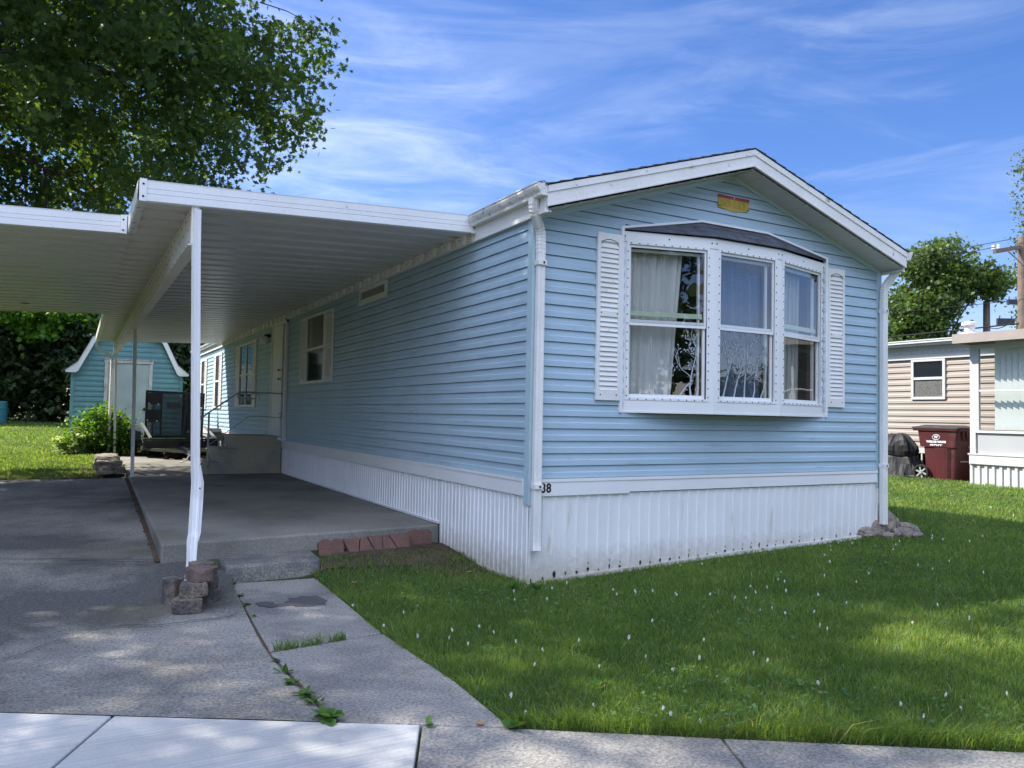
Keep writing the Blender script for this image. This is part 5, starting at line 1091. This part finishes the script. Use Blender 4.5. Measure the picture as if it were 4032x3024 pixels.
for k in range(4): b = MB(); b.prism([(BX+.10+.13*k, BY-.432, BZ+.98),(BX+.16+.13*k, BY-.432, BZ+.98),(BX+.13+.13*k, BY-.425, BZ+.80)], (0,-.02,0)); b.build('rib', M['maroon'], wb)
for dx in (-.045, .66):
    b = MB(); b.revolve([(.125,-.03),(.155,-.03),(.16,0),(.155,.03),(.125,.03)], (BX+dx,BY+.30,BZ+.155), 26, 0, 0, True); wh = b.build('wheel', M['rubber'], wb)
    b = MB()
    for k in range(6): a = math.pi*k/3+.3; b.bar((BX+dx-.01,BY+.30,BZ+.155),(BX+dx-.01,BY+.30+.128*math.cos(a),BZ+.155+.128*math.sin(a)), .03, .012, (1,0,0))
    b.revolve([(.03,-.04),(.03,.03)], (BX+dx,BY+.30,BZ+.155), 12, 0, 0); b.build('hub', M['alu'] if dx < 0 else M['black_plastic'], wh)
u, w = (0,-1,0), (0,0,1); zc0 = BZ+.86
b = MB(); ring = [(BX-.0335, BY+.0+.075*math.cos(t), zc0+.05*math.sin(t)) for t in np.linspace(0, 2*math.pi, 25)]; b.tube(ring, .006, 5, caps=False); b.build('logo', M['lettering'], wb)
text_obj('logo_letter', 'W', .075, (BX-.037,BY,zc0), u, w, M['lettering'], wb, .001, .003)
text_obj('lettering', 'WERLOR WASTE', .052, (BX-.031,BY+.0,zc0-.092), u, w, M['lettering'], wb, .001, .004)
text_obj('lettering', '419-784-3636', .045, (BX-.029,BY+.0,zc0-.155), u, w, M['lettering'], wb, .001, .003)
text_obj('lettering', '5 1100', .06, (BX+.44,BY-.413,BZ+.66+.02), (1,0,0), w, M['blind'], wb, .001, .002)
b = MB(); b.bar((BX+.12,BY-.40,BZ+.40),(BX+.50,BY-.40,BZ+.40), .03, .02); b.build('lift_bar', M['alu'], wb)
# covered grill
def shroud(c, secs, sd, n=40):
    b = MB(); R = []
    for (z, rx, ry, wr) in secs:
        R.append([(c[0]+rx*math.cos(t)*(1+wr*(math.sin(t*7+sd+z*4)*.5+.9*mnoise.noise((math.cos(t)*2.4,math.sin(t)*2.4,z*2.5+sd))+.6*mnoise.noise((math.cos(t)*6,math.sin(t)*6,z*5+sd)))), c[1]+ry*math.sin(t)*(1+wr*(math.sin(t*7+sd+z*4)*.5+.9*mnoise.noise((math.cos(t)*2.4,math.sin(t)*2.4,z*2.5+sd))+.6*mnoise.noise((math.cos(t)*6,math.sin(t)*6,z*5+sd)))), c[2]+z+.05*mnoise.noise((math.cos(t)*2,math.sin(t)*2,sd+z*3))) for t in [2*math.pi*k/n for k in range(n)]])
    for A, B in zip(R[:-1], R[1:]):
        for k in range(n): k2 = (k+1) % n; b.face([A[k], A[k2], B[k2], B[k]])
    b.face(R[-1]); return b
b = shroud((11.62,4.62,.26), [(0,.44,.74,.22),(.03,.42,.70,.22),(.14,.37,.60,.20),(.26,.33,.50,.17),(.38,.29,.42,.13),(.42,.27,.39,.10),(.435,.29,.40,.10),(.52,.31,.42,.15),(.62,.30,.40,.17),(.72,.26,.34,.17),(.80,.20,.27,.2),(.87,.11,.17,.2)], 3.0, 56)
tag(b.build('grill_cover', M['tarp'], smooth=False), 'black tarp draped over a grill behind the maroon bin', 'grill cover')
b = MB(); b.box(11.05,12.15,3.3,7.5,.15,.205); tag(b.build('path', M['conc_old']), kind='structure')

# ------------------------------------------------------------------ trees
def crown(name, blobs, ncl, per, rad, size, shape, mat, parent, keep=None, bias=2.3, flat=.5, seed=0, tvar=.16, stretch=.9, droop_=0):
    rng = np.random.default_rng(seed); vol = np.array([(b_[1][0]*b_[1][1]*b_[1][2])**.75*(b_[2] if len(b_) > 2 else 1) for b_ in blobs]); pk = vol/vol.sum()
    idx = rng.choice(len(blobs), int(ncl), p=pk); d = rng.standard_normal((int(ncl),3)); d /= np.linalg.norm(d, axis=1, keepdims=True); rr = rng.random(int(ncl))**(1/bias)
    B0 = np.array([b_[0] for b_ in blobs])[idx]; B1 = np.array([b_[1] for b_ in blobs])[idx]; cl = B0 + d*B1*rr[:,None]*(1+.08*rng.standard_normal((int(ncl),1)))
    if keep is not None: cl = cl[keep(cl)]
    n = len(cl)*per; cid = np.repeat(np.arange(len(cl)), per)
    ax_ = rng.standard_normal((len(cl),3)); ax_[:,2] *= .5; ax_ /= np.linalg.norm(ax_, axis=1, keepdims=True)   # each spray is stretched along its own twig
    along = rng.random((n,1))*2-1 if droop_ else rng.standard_normal((n,1)); off = rng.standard_normal((n,3))*rad*(.42 if droop_ else .55) + ax_[cid]*(along*rad*stretch); off[:,2] *= .8
    if droop_: off[:,2] -= droop_*rad*(along[:,0]**2)
    cen = cl[cid] + off
    nrm = rng.standard_normal((n,3)) + np.array([0,0,flat])
    tint = .45 + .5*tvar*rng.standard_normal(len(cl))[cid] + tvar*.7*rng.standard_normal(n)
    return leafcloud(name, cen, nrm, size*(.65+.7*rng.random(n)), shape, tint, mat, parent), cl
def limbs(b, base, top, r0_, tips, seed, r1=.03, sag=.0):
    rs = random.Random(seed); base = V(base); top = V(top); n = 8
    pts = [base.lerp(top, k/n) + V((rs.uniform(-.08,.08), rs.uniform(-.08,.08), 0))*(k > 0) for k in range(n+1)]
    b.tube(pts, [r0_*(1.25 if k == 0 else 1-.035*k) for k in range(n+1)], 12)
    for (tip, rr) in tips:
        tip = V(tip); s = pts[rs.randint(n-3, n)]; mid = s.lerp(tip, .45)+V((rs.uniform(-.4,.4), rs.uniform(-.4,.4), .12*(tip-s).length)); q = []
        for k in range(11): t = k/10; q.append(s*(1-t)**2 + mid*2*t*(1-t) + tip*t*t + V((0,0,-sag*t*t)) + V((mnoise.noise((t*5,seed,rr*9)), mnoise.noise((t*5,seed+4,rr*9)), mnoise.noise((t*5,seed+8,rr*9))))*.12*(k > 0))
        b.tube(q, [rr*(1-t*.1*.86)+.008 for t in range(11)], 7)
        for k in (3,4,5,6,7,8,9):
            d = V((rs.uniform(-1,1), rs.uniform(-1,1), rs.uniform(-.5,.5))).normalized(); ln = rs.uniform(.6,1.6)*(.4+.08*(tip-s).length); q2 = [q[k]+d*ln*t+V((0,0,-.25*ln*t*t)) for t in (0,.35,.7,1)]
            b.tube(q2, [rr*(1-k*.1*.86)*.42+.006, rr*.28+.005, rr*.16+.004, .004], 5, caps=False)
# big silver maple left of the carport
mp = thing('maple_tree', 'large silver maple overhanging the carport from the left', 'tree', (-10.2, 8.6, 0))
MBL = [((-6.2,8.4,9.6),(4.2,4.2,3.6)),((-2.6,9.6,9.4),(3.0,3.2,3.0)),((-5.0,7.0,7.2),(3.0,2.6,1.7)),((-2.4,8.6,7.0),(2.1,2.2,1.5)),((-9.2,7.5,9.5),(4.2,4.8,4.6)),((-6.6,4.4,10.2),(3.8,3.0,3.2),.26),((-8.0,12.5,8.0),(4.2,3.6,3.6)),((-4.6,13.0,7.6),(3.8,3.0,2.6)),((-.3,9.6,7.5),(1.6,1.7,1.7)),((-1.6,9.0,5.7),(1.5,1.5,.9)),((-4.2,2.6,9.9),(2.6,2.2,2.0),.30),((-8.6,2.2,9.0),(3.2,3.0,3.0),.28),((-3.9,11.0,5.6),(2.0,1.8,1.1)),((-7.0,10.6,5.4),(2.6,2.2,1.4)),((-3.7,4.5,8.2),(1.7,1.7,1.4),1.7)]
# ragged silhouette of the crown on the side towards the open sky (a vertical sheet of space along the canopy edge)
def mkeep(c):
    e = .35*np.sin(c[:,2]*2.6+c[:,1]*.9) + .22*np.sin(c[:,2]*5.3+1)
    lim = np.interp(c[:,2], [4.5,5.2,5.6,6.1,6.4,6.6,7.1,7.6,8.0,8.5,9.3,10,12], [-1.9,-1.1,-.55,-.3,.1,.9,1.15,.95,.5,.8,.3,-.1,-.6]) + e*.45
    return (c[:,0] < lim) & (c[:,2] > 4.55) & ~((c[:,1] < 7.2) & (c[:,2] < 5.4) & (c[:,0] > -6))
_, mcl = crown('crown', MBL, 1640, 96, .36, .115, MAPLE, M['leaf_maple'], mp, mkeep, bias=2.0, flat=.0, seed=5, tvar=.26, stretch=1.5, droop_=.9)
b = MB(); limbs(b, (-10.2,8.6,-.1), (-9.6,8.5,5.2), .42, [((-2.0,9.2,7.6),.17),((-5.2,7.6,8.4),.15),((-.9,9.8,8.4),.13),((-6.8,4.0,10.2),.15),((-8.4,12.8,8.6),.15),((-9.0,7.6,12.6),.18),((-4.4,13,8.0),.13),((-5.4,9.2,11.6),.15),((-3.4,10.8,6.0),.08),((-4.2,2.8,10.0),.10),((-8.6,2.6,9.4),.12),((-4.4,7.2,6.9),.07)], 3, sag=.5); b.build('trunk', M['bark'], mp, smooth=True)
tw = MB(); rs = random.Random(9)
for c in mcl[::6]:
    d = V((-9,8.3,8)) - V(c); d = d.normalized()*rs.uniform(.5,1.1) + V((rs.uniform(-.3,.3), rs.uniform(-.3,.3), rs.uniform(.0,.35))); tw.tube([V(c)+d, V(c)+d*.5+V((0,0,.05)), V(c)], [.012,.009,.004], 4, caps=False)
tag(tw.build('twig', M['bark'], mp, recalc=False), kind='stuff')
def tree(name, label, base, h, blobs, ncl, per, rad, size, mat, shape=OVAL, seed=1, tips=4, tr_=.2, group=None, bias=2.4, tvar=.15):
    t = thing(name, label, 'tree', base, group); bl = [((base[0]+x_, base[1]+y_, base[2]+z_), r_) for (x_, y_, z_), r_ in blobs]
    crown('crown', bl, ncl, per, rad, size, shape, mat, t, seed=seed, bias=bias, tvar=tvar)
    b = MB(); limbs(b, base, (base[0]+.2, base[1], base[2]+h*.45), tr_, [(q[0], .07+.03*(k == 0)) for k, q in enumerate(bl[:tips])], seed); b.build('trunk', M['bark'], t, smooth=True); return t
GT = 'trees along the back hedge'
hz = [(-13.5,36,8.6,3.0,'dark cedar at the left end of the back hedge'),(-10.2,34.6,7.6,2.6,'broad dark cedar behind the teal barrel'),(-7.4,35.8,8.2,2.5,'tall dark cedar in the middle of the back hedge'),(-4.6,34.8,7.2,2.4,'dense cedar just left of the teal shed'),(-2.0,33.0,7.0,2.3,'cedar standing directly behind the teal shed'),(.6,33.6,6.6,2.2,'dark cedar seen between the shed and the blue home'),(3.6,36,7.4,2.6,'cedar hidden mostly behind the blue home')]
for k, (x_, y_, h, r_, lab) in enumerate(hz):
    g = float(gz(x_, y_)); bl = [((0,0,1.4),(r_*1.0,r_,1.5)),((.2,-.2,3.0),(r_*1.0,r_,1.7)),((-.3,.1,4.6),(r_*.85,r_*.85,1.6)),((.2,0,h-1.6),(r_*.6,r_*.6,1.6)),((-r_*.5,-.6,2.2),(r_*.6,r_*.6,1.4)),((r_*.55,-.6,3.6),(r_*.55,r_*.55,1.4))]
    tree('cedar_tree', lab, (x_, y_, g), h, bl, 620, 26, .33, .30, M['leaf_hedge'], SPRAY, 20+k, 3, .22, GT, 2.8, .22)
g = float(gz(-5.6, 30))
tree('young_tree', 'light green young maple in front of the cedar hedge, left of the shed', (-5.0, 34.0, g), 6, [((0,-2,4.6),(1.5,1.2,1.0)),((1.3,-2,4.9),(1.0,.9,.7)),((2.6,-2,4.6),(.8,.8,.8)),((-1.6,-2,4.9),(1.2,.9,.8)),((2.9,-2,3.6),(.5,.5,.8))], 230, 24, .30, .20, M['leaf_bush'], MAPLE, 33, 3, .09)
tree('shade_tree', 'round green tree rising behind the tan neighbouring home', (39.3, 21.4, 1.0), 11, [((-.4,.2,7.2),(2.0,2.0,2.4)),((-1.6,.8,6.0),(1.9,1.9,1.9)),((1.5,-.6,8.6),(1.9,1.9,1.2)),((.6,0,9.8),(1.7,1.7,1.3)),((2.4,-1.3,8.2),(1.2,1.2,.7)),((-2.4,1.2,4.6),(1.4,1.4,1.4)),((-.9,.3,4.4),(1.7,1.7,1.6)),((-1.0,.5,9.2),(1.3,1.3,1.2)),((2.9,-1.5,8.6),(.9,.9,.6)),((-3.0,1.6,3.2),(1.2,1.2,1.2))], 900, 26, .34, .21, M['leaf_far'], MAPLE, 51, 6, .28, tvar=.2)
tree('shade_tree', 'grey green feathery tree at the right edge behind the utility pole', (50.2, 20.3, 1.0), 18, [((0,0,15),(2.6,2.6,2.4)),((-1.7,.8,16.6),(1.3,1.3,.9)),((-.8,.4,12.2),(2.0,2.0,1.2)),((-.6,0,9.8),(2.4,2.4,1.6)),((-2.2,.9,9.6),(1.1,1.1,.7)),((-1.0,.4,7.4),(1.9,1.9,1.4)),((.6,0,6.0),(2.6,2.6,2.2)),((-1.6,.8,5.6),(1.2,1.2,1.0)),((-1.7,.8,8.2),(1.0,1.0,.5))], 640, 20, .36, .20, M['leaf_grey'], OVAL, 57, 7, .25, tvar=.2)
tree('shade_tree', 'small leafy tree close to the right corner of the blue home, behind the tan home', (32.8, 21.8, .8), 5, [((0,0,3.4),(1.6,1.6,1.6)),((1.2,-.8,4.0),(1.2,1.2,1.1)),((-1,.6,2.4),(1.5,1.5,1.3))], 260, 24, .3, .2, M['leaf_far'], MAPLE, 61, 3, .15)
for k, (x_, y_) in enumerate(((-17.5,3),(-18.2,8.5),(-17.2,14),(-18,19.5),(-17,25.5))):  # unseen row added at the left, keeps low sky light off the side wall
    h = (7.5,8.2,7.2,8.0,7.6)[k]; tree('cedar_tree', ['first','second','third','fourth','fifth'][k]+' unseen cedar from the street in the row added to shade the side wall', (x_, y_, float(gz(x_,y_))), h, [((0,0,1.8),(2.6,2.8,1.9)),((.2,0,3.8),(2.4,2.5,1.8)),((0,0,h-1.8),(1.8,1.8,2.0))], 330, 22, .5, .42, M['leaf_hedge'], SPRAY, 120+k, 2, .22, 'unseen cedars added to block low sky light', 2.8)
x_ = RNG.random(9000)*110-45; bnd = -33 + 5*np.sin(x_*.13) + 3*np.sin(x_*.31) + RNG.standard_normal(9000)*1.2; hh = (4.2+1.5*np.sin(x_*.23)+1.2*np.sin(x_*.71+2))*np.sqrt(RNG.random(9000))
tag(leafcloud('far_wood', np.stack([x_, bnd, hh], 1), RNG.standard_normal((9000,3)), .75*(.6+.8*RNG.random(9000)), SPRAY, .45+.25*RNG.standard_normal(9000), M['leaf_hedge']), 'far belt of low trees across the street, mirrored in the bay window', 'wood', kind='stuff')
# trees across the street: they stand behind the photographer and show in the bay window panes
tree('street_tree', 'broad street tree mirrored in the left pane of the bay window', (2.6, -17.5, -.1), 13, [((0,0,8.6),(3.6,3.2,3.4)),((-2.2,0,6.4),(2.2,2.2,1.8)),((2.0,.4,6.6),(1.9,2.0,1.8)),((.2,0,5.0),(3.0,2.6,1.6)),((0,0,11),(2.2,2.2,1.6)),((1.6,.5,3.4),(1.6,1.4,1.0)),((-1.4,.5,3.4),(1.6,1.4,1.0))], 1500, 26, .36, .17, M['leaf_far'], MAPLE, 71, 4, .35)
for k, (x_, y_, h) in enumerate(((19.0,-20.5,4.3),(21.6,-20.3,3.9),(24.6,-19.5,4.6),(15.6,-23,6.0))):
    lab = ['dark cedar mirrored in the lower middle pane of the bay window, third from the neighbour','low cedar mirrored at the centre of the middle pane','cedar across the street nearest the tan home','tall cedar across the street behind the mirrored street tree'][k]
    tree('cedar_tree', lab, (x_, y_, -.1), h, [((0,0,1.4),(1.8,1.6,1.5)),((.2,0,h-1.5),(1.1,1.1,1.4)),((-.8,0,2.0),(1.1,1.1,1.2))], 320, 26, .32, .22, M['leaf_hedge'], SPRAY, 80+k, 2, .2, 'cedars across the street', 2.8)

# ------------------------------------------------------------------ shrub and variegated plant by the patio
sh = thing('green_shrub', 'bright green leafy shrub beside the patio, left of the trailer', 'shrub', (-2.9, 16.4, .2))
crown('foliage', [((-2.9,16.4,.72),(.72,.6,.52)),((-3.15,16.2,.45),(.55,.5,.35)),((-2.5,16.3,.5),(.5,.5,.38)),((-2.85,16.3,1.12),(.42,.4,.28)),((-2.35,16.4,.95),(.25,.25,.28))], 420, 16, .13, .085, OVAL, M['leaf_bush'], sh, bias=3, seed=91, tvar=.3)
b = MB(); rs = random.Random(4)
for _ in range(34): a = rs.uniform(0,6.28); l_ = rs.uniform(.5,1.0); b.tube([(-2.9+.1*math.cos(a),16.4+.1*math.sin(a),.18),(-2.9+.35*l_*math.cos(a),16.4+.35*l_*math.sin(a),.6*l_+.2),(-2.9+.7*l_*math.cos(a),16.4+.6*l_*math.sin(a),.2+1.15*l_)], [.012,.009,.004], 5, caps=False)
b.build('stem', M['bark'], sh)
ho = thing('variegated_plant', 'low plant with pale edged broad leaves in front of the shrub', 'plant', (-3.45, 16.0, .2))
crown('foliage', [((-3.45,16.0,.42),(.36,.32,.22)),((-3.3,15.9,.62),(.22,.2,.14))], 90, 5, .10, .15, OVAL, M['leaf_hosta'], ho, bias=3, seed=93, tvar=.5, flat=1.5)

# ------------------------------------------------------------------ utility poles and lines
def upole(label, x, y, z0, z1, r, arm=False):
    t = thing('utility_pole', label, 'utility pole', (x, y, z0), 'utility poles on the right')
    b = MB(); b.tube([(x,y,z0),(x,y,(z0+z1)/2),(x,y,z1)], [r*1.15,r,r*.86], 14); b.build('pole_shaft', M['pole_wood'], t)
    return t
p1 = upole('near wooden utility pole with a crossarm at the right edge of the view', 26.02, 9.72, .3, 8.1, .17)
ra = V((.874,-.485,0)); A = V((26.02,9.72,7.75))
b = MB(); b.bar(A-ra*1.25+V((-.2,-.35,-.28)), A+ra*1.2+V((.2,.35,.28)), .12, .15); b.build('crossarm', M['pole_wood'], p1)
b = MB(); b.bar(A+V((0,-.12,-.75)), A-ra*.75+V((-.12,-.3,-.24)), .05, .03); b.build('arm_brace', M['alu'], p1)
for t in (-1.15, -.98, .9): b = MB(); c = A+ra*t+V((-.16*abs(t),-.2,.09+.24*t*.9)); b.revolve([(.02,-.05),(.055,0),(.035,.05),(.055,.08),(.03,.14)], tuple(c), 10); b.build('insulator', M['globe'], p1)
upole('distant grey utility pole standing behind the tan neighbouring home', 42.05, 20.15, .8, 8.45, .20); upole('short far pole top peeping over the porch roof', 47.2, 19.6, .8, 5.0, .16)
def wire(label, p, q, sag, r=.012, name='power_line'):
    p = V(p); q = V(q); b = MB(); b.tube([p.lerp(q, k/24)-V((0,0,sag*4*(k/24)*(1-k/24))) for k in range(25)], r, 5); return tag(b.build(name, M['cable']), label, 'power line', 'power lines on the right')
F = V((22.0,27.0,0))
wire('highest thin power line running to the crossarm of the near pole', A-ra*.3+V((0,-.1,.3)), F+V((0,0,7.9)), .25)
wire('thin power line ending at the left tip of the crossarm', A-ra*1.15+V((-.2,-.3,-.1)), F+V((-.5,0,7.2)), .25)
wire('slack service line crossing in front of the round tree', A+V((0,0,-1.9)), F+V((0,0,6.5)), .3)
wire('thick telephone cable with a black splice case', A+V((-.1,-.1,-2.75)), F+V((0,0,4.75)), .18, .03)
wire('telephone cable just below the thick one', A+V((-.1,-.1,-3.05)), F+V((0,0,4.45)), .2, .02)
wire('lowest telephone cable passing over the roof vent', A+V((-.1,-.1,-3.25)), F+V((0,0,4.2)), .22, .016)
wire('cable linking the near pole to the distant grey pole', A+V((.05,.1,-2.4)), (42.05,20.15,7.0), .3, .022)
wire('second cable linking the near pole to the distant grey pole', A+V((.05,.1,-2.8)), (42.05,20.15,6.4), .3, .022)
def onwire(t, z0, z1, sag): p = A+V((-.1,-.1,z0)); q = F+V((0,0,z1)); return p.lerp(q, t)-V((0,0,sag*4*t*(1-t)))
c = onwire(.50, -2.75, 4.75, .18); d = (F-A); d.z = 0; d.normalize(); b = MB(); b.tube([c-d*1.0-V((0,0,.10)), c-d*.9-V((0,0,.10)), c+d*.9-V((0,0,.10)), c+d*1.0-V((0,0,.10))], [.04,.11,.11,.04], 10); tag(b.build('splice_case', M['cable']), 'black cylindrical splice case hanging from the thick cable', 'splice case')
for c, s_, lab in ((V((31.0,13.05,5.75)), (.36,.14), 'grey box hanging on the cables left of the near pole'), (V((29.6,12.0,6.35)), (.20,.10), 'small grey box on the upper cable left of the near pole')):
    b = MB(); b.bar(c-ra*s_[0], c+ra*s_[0], .12, s_[1]*2); b.bar(c-ra*s_[0]*.7+V((0,0,s_[1])), c-ra*s_[0]*.7+V((0,0,s_[1]+.12)), .03, .03, (0,1,0)); b.bar(c+ra*s_[0]*.7+V((0,0,s_[1])), c+ra*s_[0]*.7+V((0,0,s_[1]+.12)), .03, .03, (0,1,0)); tag(b.build('terminal_box', M['trailer_metal']), lab, 'terminal box')

# ------------------------------------------------------------------ clover flowers, weeds, litter
def clover_proto():
    b = MB(); rs = random.Random(2)
    for _ in range(46):
        d = V((rs.gauss(0,1), rs.gauss(0,1), rs.gauss(.35,1))).normalized(); c = V((0,0,.055))+d*.0085; e = d.orthogonal().normalized()*.0034; f = d.cross(e).normalized()*.0034; b.face([c-e, c-f, c+d*.006+e*.3, c+e, c+f]) if False else b.face([c-e-d*.004, c+f*.9, c+e-d*.004, c+d*.007])
    h = b.build('clover_flower', M['petal'], recalc=False)
    s = MB(); s.tube([(0,0,0),(.003,.002,.03),(0,0,.055)], .0013, 5); s.build('stem', M['stem'], h); return h

proto = clover_proto(); ch = list(proto.children); spots = []; rs = random.Random(21)
xs, ys, rr_ = scatter_polar(2600, 2.4, 12, 1, 5, 1.5, .8); kk = lawn(xs, ys) & (n2(xs, ys, .8, 2)+.6*n2(xs,ys,2.3,4) > -.25) & (RNG.random(len(xs)) < .5) & (ys < 5) & ~((xs < .2) & (ys > -.1)); spots = [(float(a), float(c)) for a, c in zip(xs[kk], ys[kk])][:150]
GC = 'white clover flowers in the front lawn'; LC = 'white clover flower head on a thin stem among the lawn grass'
for i, (x_, y_) in enumerate(spots):
    o = proto if i == 0 else proto.copy()
    if i: COL.objects.link(o)
    for c in ch if i else (): d = c.copy(); COL.objects.link(d); d.parent = o
    s_ = rs.uniform(.34,.62); o.location = (x_, y_, float(gz(x_, y_))-.016+rs.uniform(-.012,.006)); o.scale = (s_,s_,rs.uniform(.85,1.25)); o.rotation_euler = (rs.uniform(-.25,.25), rs.uniform(-.25,.25), rs.uniform(0,6)); tag(o, LC, 'clover flower', GC)
def weed(x, y, z, n, L_, wdt, label, sd, up_=.5, name='weed', grassy=False):
    rng = np.random.default_rng(sd); b = MB()
    for k in range(n):
        a = rng.random()*6.28; l_ = L_*(.6+.6*rng.random()); w = wdt*(.7+.5*rng.random()); el = up_*(.5+rng.random()); d = V((math.cos(a), math.sin(a), 0)); s_ = V((-d.y, d.x, 0)); o = V((x+rng.normal()*L_*.12, y+rng.normal()*L_*.12, z)); q = []
        for t, ww in ((0,.18),(.3,.9),(.6,1),(.85,.6),(1,.04)):
            c = o + d*l_*t*math.cos(el) + V((0,0,1))*(l_*t*math.sin(el) - .45*l_*t*t*math.cos(el)*(.3+.4*(not grassy)) + .004); q.append((c-s_*w*ww/2, c+V((0,0,-w*.12*ww)), c+s_*w*ww/2))
        for A_, B_ in zip(q[:-1], q[1:]): b.face([A_[0],A_[1],B_[1],B_[0]]); b.face([A_[1],A_[2],B_[2],B_[1]])
    o = b.build(name, M['weed'], smooth=True, recalc=False); at = o.data.attributes.new('tint','FLOAT','FACE'); at.data.foreach_set('value', np.repeat(np.clip(.5+.22*rng.standard_normal(n),0,1), 8).astype(np.float32)); return tag(o, label, 'weed', 'weeds in the driveway joints')
WZ = -.10
for i, (x_, y_, n, L_, w, lab, up_) in enumerate((
    (-2.315,-2.13,13,.105,.048,'largest broadleaf weed where the walk joint meets the new pavement',.55),(-2.335,-1.93,9,.07,.03,'leafy weed just above the largest weed in the walk joint',.6),(-2.35,-1.78,10,.075,.03,'plantain weed in the walk joint with mid length leaves',.6),(-2.36,-1.58,9,.08,.036,'broadleaf weed halfway along the lower walk joint',.5),(-2.365,-1.40,10,.06,.018,'narrow leaved weed below the crossing of the two joints',.8),(-2.35,-1.16,7,.05,.022,'small weed at the crossing of the two walk joints',.5),
    (-2.27,-.1,6,.04,.02,'tiny weed in the upper walk joint',.5),(-2.262,.25,8,.05,.024,'low weed in the upper walk joint beside the pile of blocks',.5),(-2.25,.55,8,.05,.026,'weed below the step block corner',.5),(-2.245,.93,10,.06,.016,'tufted weed at the left foot of the step block',.9),
    (-1.62,-2.62,8,.09,.04,'weed at the bottom corner of the walk by the lawn',.5),(-1.95,-2.42,4,.05,.03,'small weed in the gap between walk and pavement',.6),(-.02,-.22,12,.13,.055,'broad dock leaves growing at the white skirting corner',.7),(-.22,-.10,8,.09,.045,'smaller dock plant left of the skirting corner',.7),(-1.16,1.42,5,.045,.02,'tiny weed before the left scalloped paver',.8))):
    weed(x_, y_, WZ+(.004 if i != 12 else .005), n, L_, w, lab, 40+i, up_)
rs = random.Random(77)
for i, (x_, y_) in enumerate(((-1.3,-.55),(-1.15,-1.5),(-.35,-1.2),(.35,-2.1),(1.3,-1.5),(1.1,-2.9),(2.5,-1.7),(-.9,-2.3),(3.4,-1.3),(-.6,.1),(.1,-2.8),(2.0,-.9))):
    o = weed(x_, y_, float(gz(x_,y_))-.01, rs.randint(5,9), rs.uniform(.06,.10), rs.uniform(.028,.045), 'low broadleaf weed rosette growing among the front lawn grass', 200+i, .5); o['group'] = 'broadleaf weeds in the front lawn'
for i, (x0, x1, n, lab) in enumerate(((-2.32,-2.02,150,'grass tuft filling the left half of the joint across the walk'),(-1.98,-1.86,60,'short grass tuft in the middle of the joint across the walk'))):
    rng = np.random.default_rng(70+i); b = MB()
    for _ in range(n):
        x_ = x0+(x1-x0)*rng.random(); y_ = -.968 + (x_+2.35)*.13 + .012*rng.normal(); a = rng.random()*6.28; h = .035+.035*rng.random(); l_ = h*(.4+.8*rng.random()); d = V((math.cos(a)*l_, math.sin(a)*l_, h)); s_ = V((-math.sin(a), math.cos(a), 0))*.0025; o = V((x_, y_, WZ)); b.face([o-s_, o+s_, o+d*.55+s_*.8+V((0,0,h*.1)), o+d*.55-s_*.8+V((0,0,h*.1))]); b.face([o+d*.55-s_*.8+V((0,0,h*.1)), o+d*.55+s_*.8+V((0,0,h*.1)), o+d])
    o = b.build('grass_tuft', M['grass'], recalc=False); at = o.data.attributes.new('tint','FLOAT','FACE'); at.data.foreach_set('value', np.repeat(np.clip(.5+.2*rng.standard_normal(n),0,1), 2).astype(np.float32)); tag(o, lab, 'grass tuft', 'grass tufts in the walk joint')
def dleaf(x, y, z, s_, label, sd, mat='dry_leaf'):
    rs = random.Random(sd); b = MB(); R_ = Matrix.Rotation(rs.uniform(0,6.28), 3, 'Z'); P_ = [R_ @ V((p[0]*s_, p[1]*s_, s_*.35*(p[0]**2*rs.choice((1,.6))+p[1]**2))) + V((x,y,z+.006)) for p in MAPLE]
    for k in range(len(P_)): b.face([V((x,y,z+.006)), P_[k], P_[(k+1) % len(P_)]])
    tag(b.build('fallen_leaf', M[mat], smooth=True, recalc=False), label, 'leaf', 'fallen leaves and litter')
for i, (x_, y_, z_, s_, lab) in enumerate(((-1.135,1.60,.07,.06,'curled brown leaf stuck above the left scalloped paver'),(-1.72,-2.52,-.095,.055,'yellow brown leaf on the walk end by the pavement'),(-.25,.62,-.085,.07,'dry leaf on the bare soil by the white skirting'),(-.42,.95,-.08,.06,'dry leaf on the bare soil between paver and skirting'),(-2.98,.30,-.09,.06,'dry leaf beside the mossy block on the driveway'),(-1.42,1.15,-.085,.07,'pale dry leaf on the soil right of the step block'),(-1.35,.55,-.07,.05,'dry leaf in the lawn right of the step block'),(-1.0,4.2,.181,.09,'withered leaf in the middle of the patio'),(-.35,4.9,.181,.10,'dark withered leaf on the patio near the skirting'),(-1.5,6.4,.181,.08,'withered leaf on the patio before the entry steps'),(-3.6,5.3,.02,.09,'twisted dead leaf on the driveway under the carport'),(-2.05,12.2,.181,.12,'dead leaf at the far end of the patio'))):
    dleaf(x_, y_, z_, s_, lab, i)
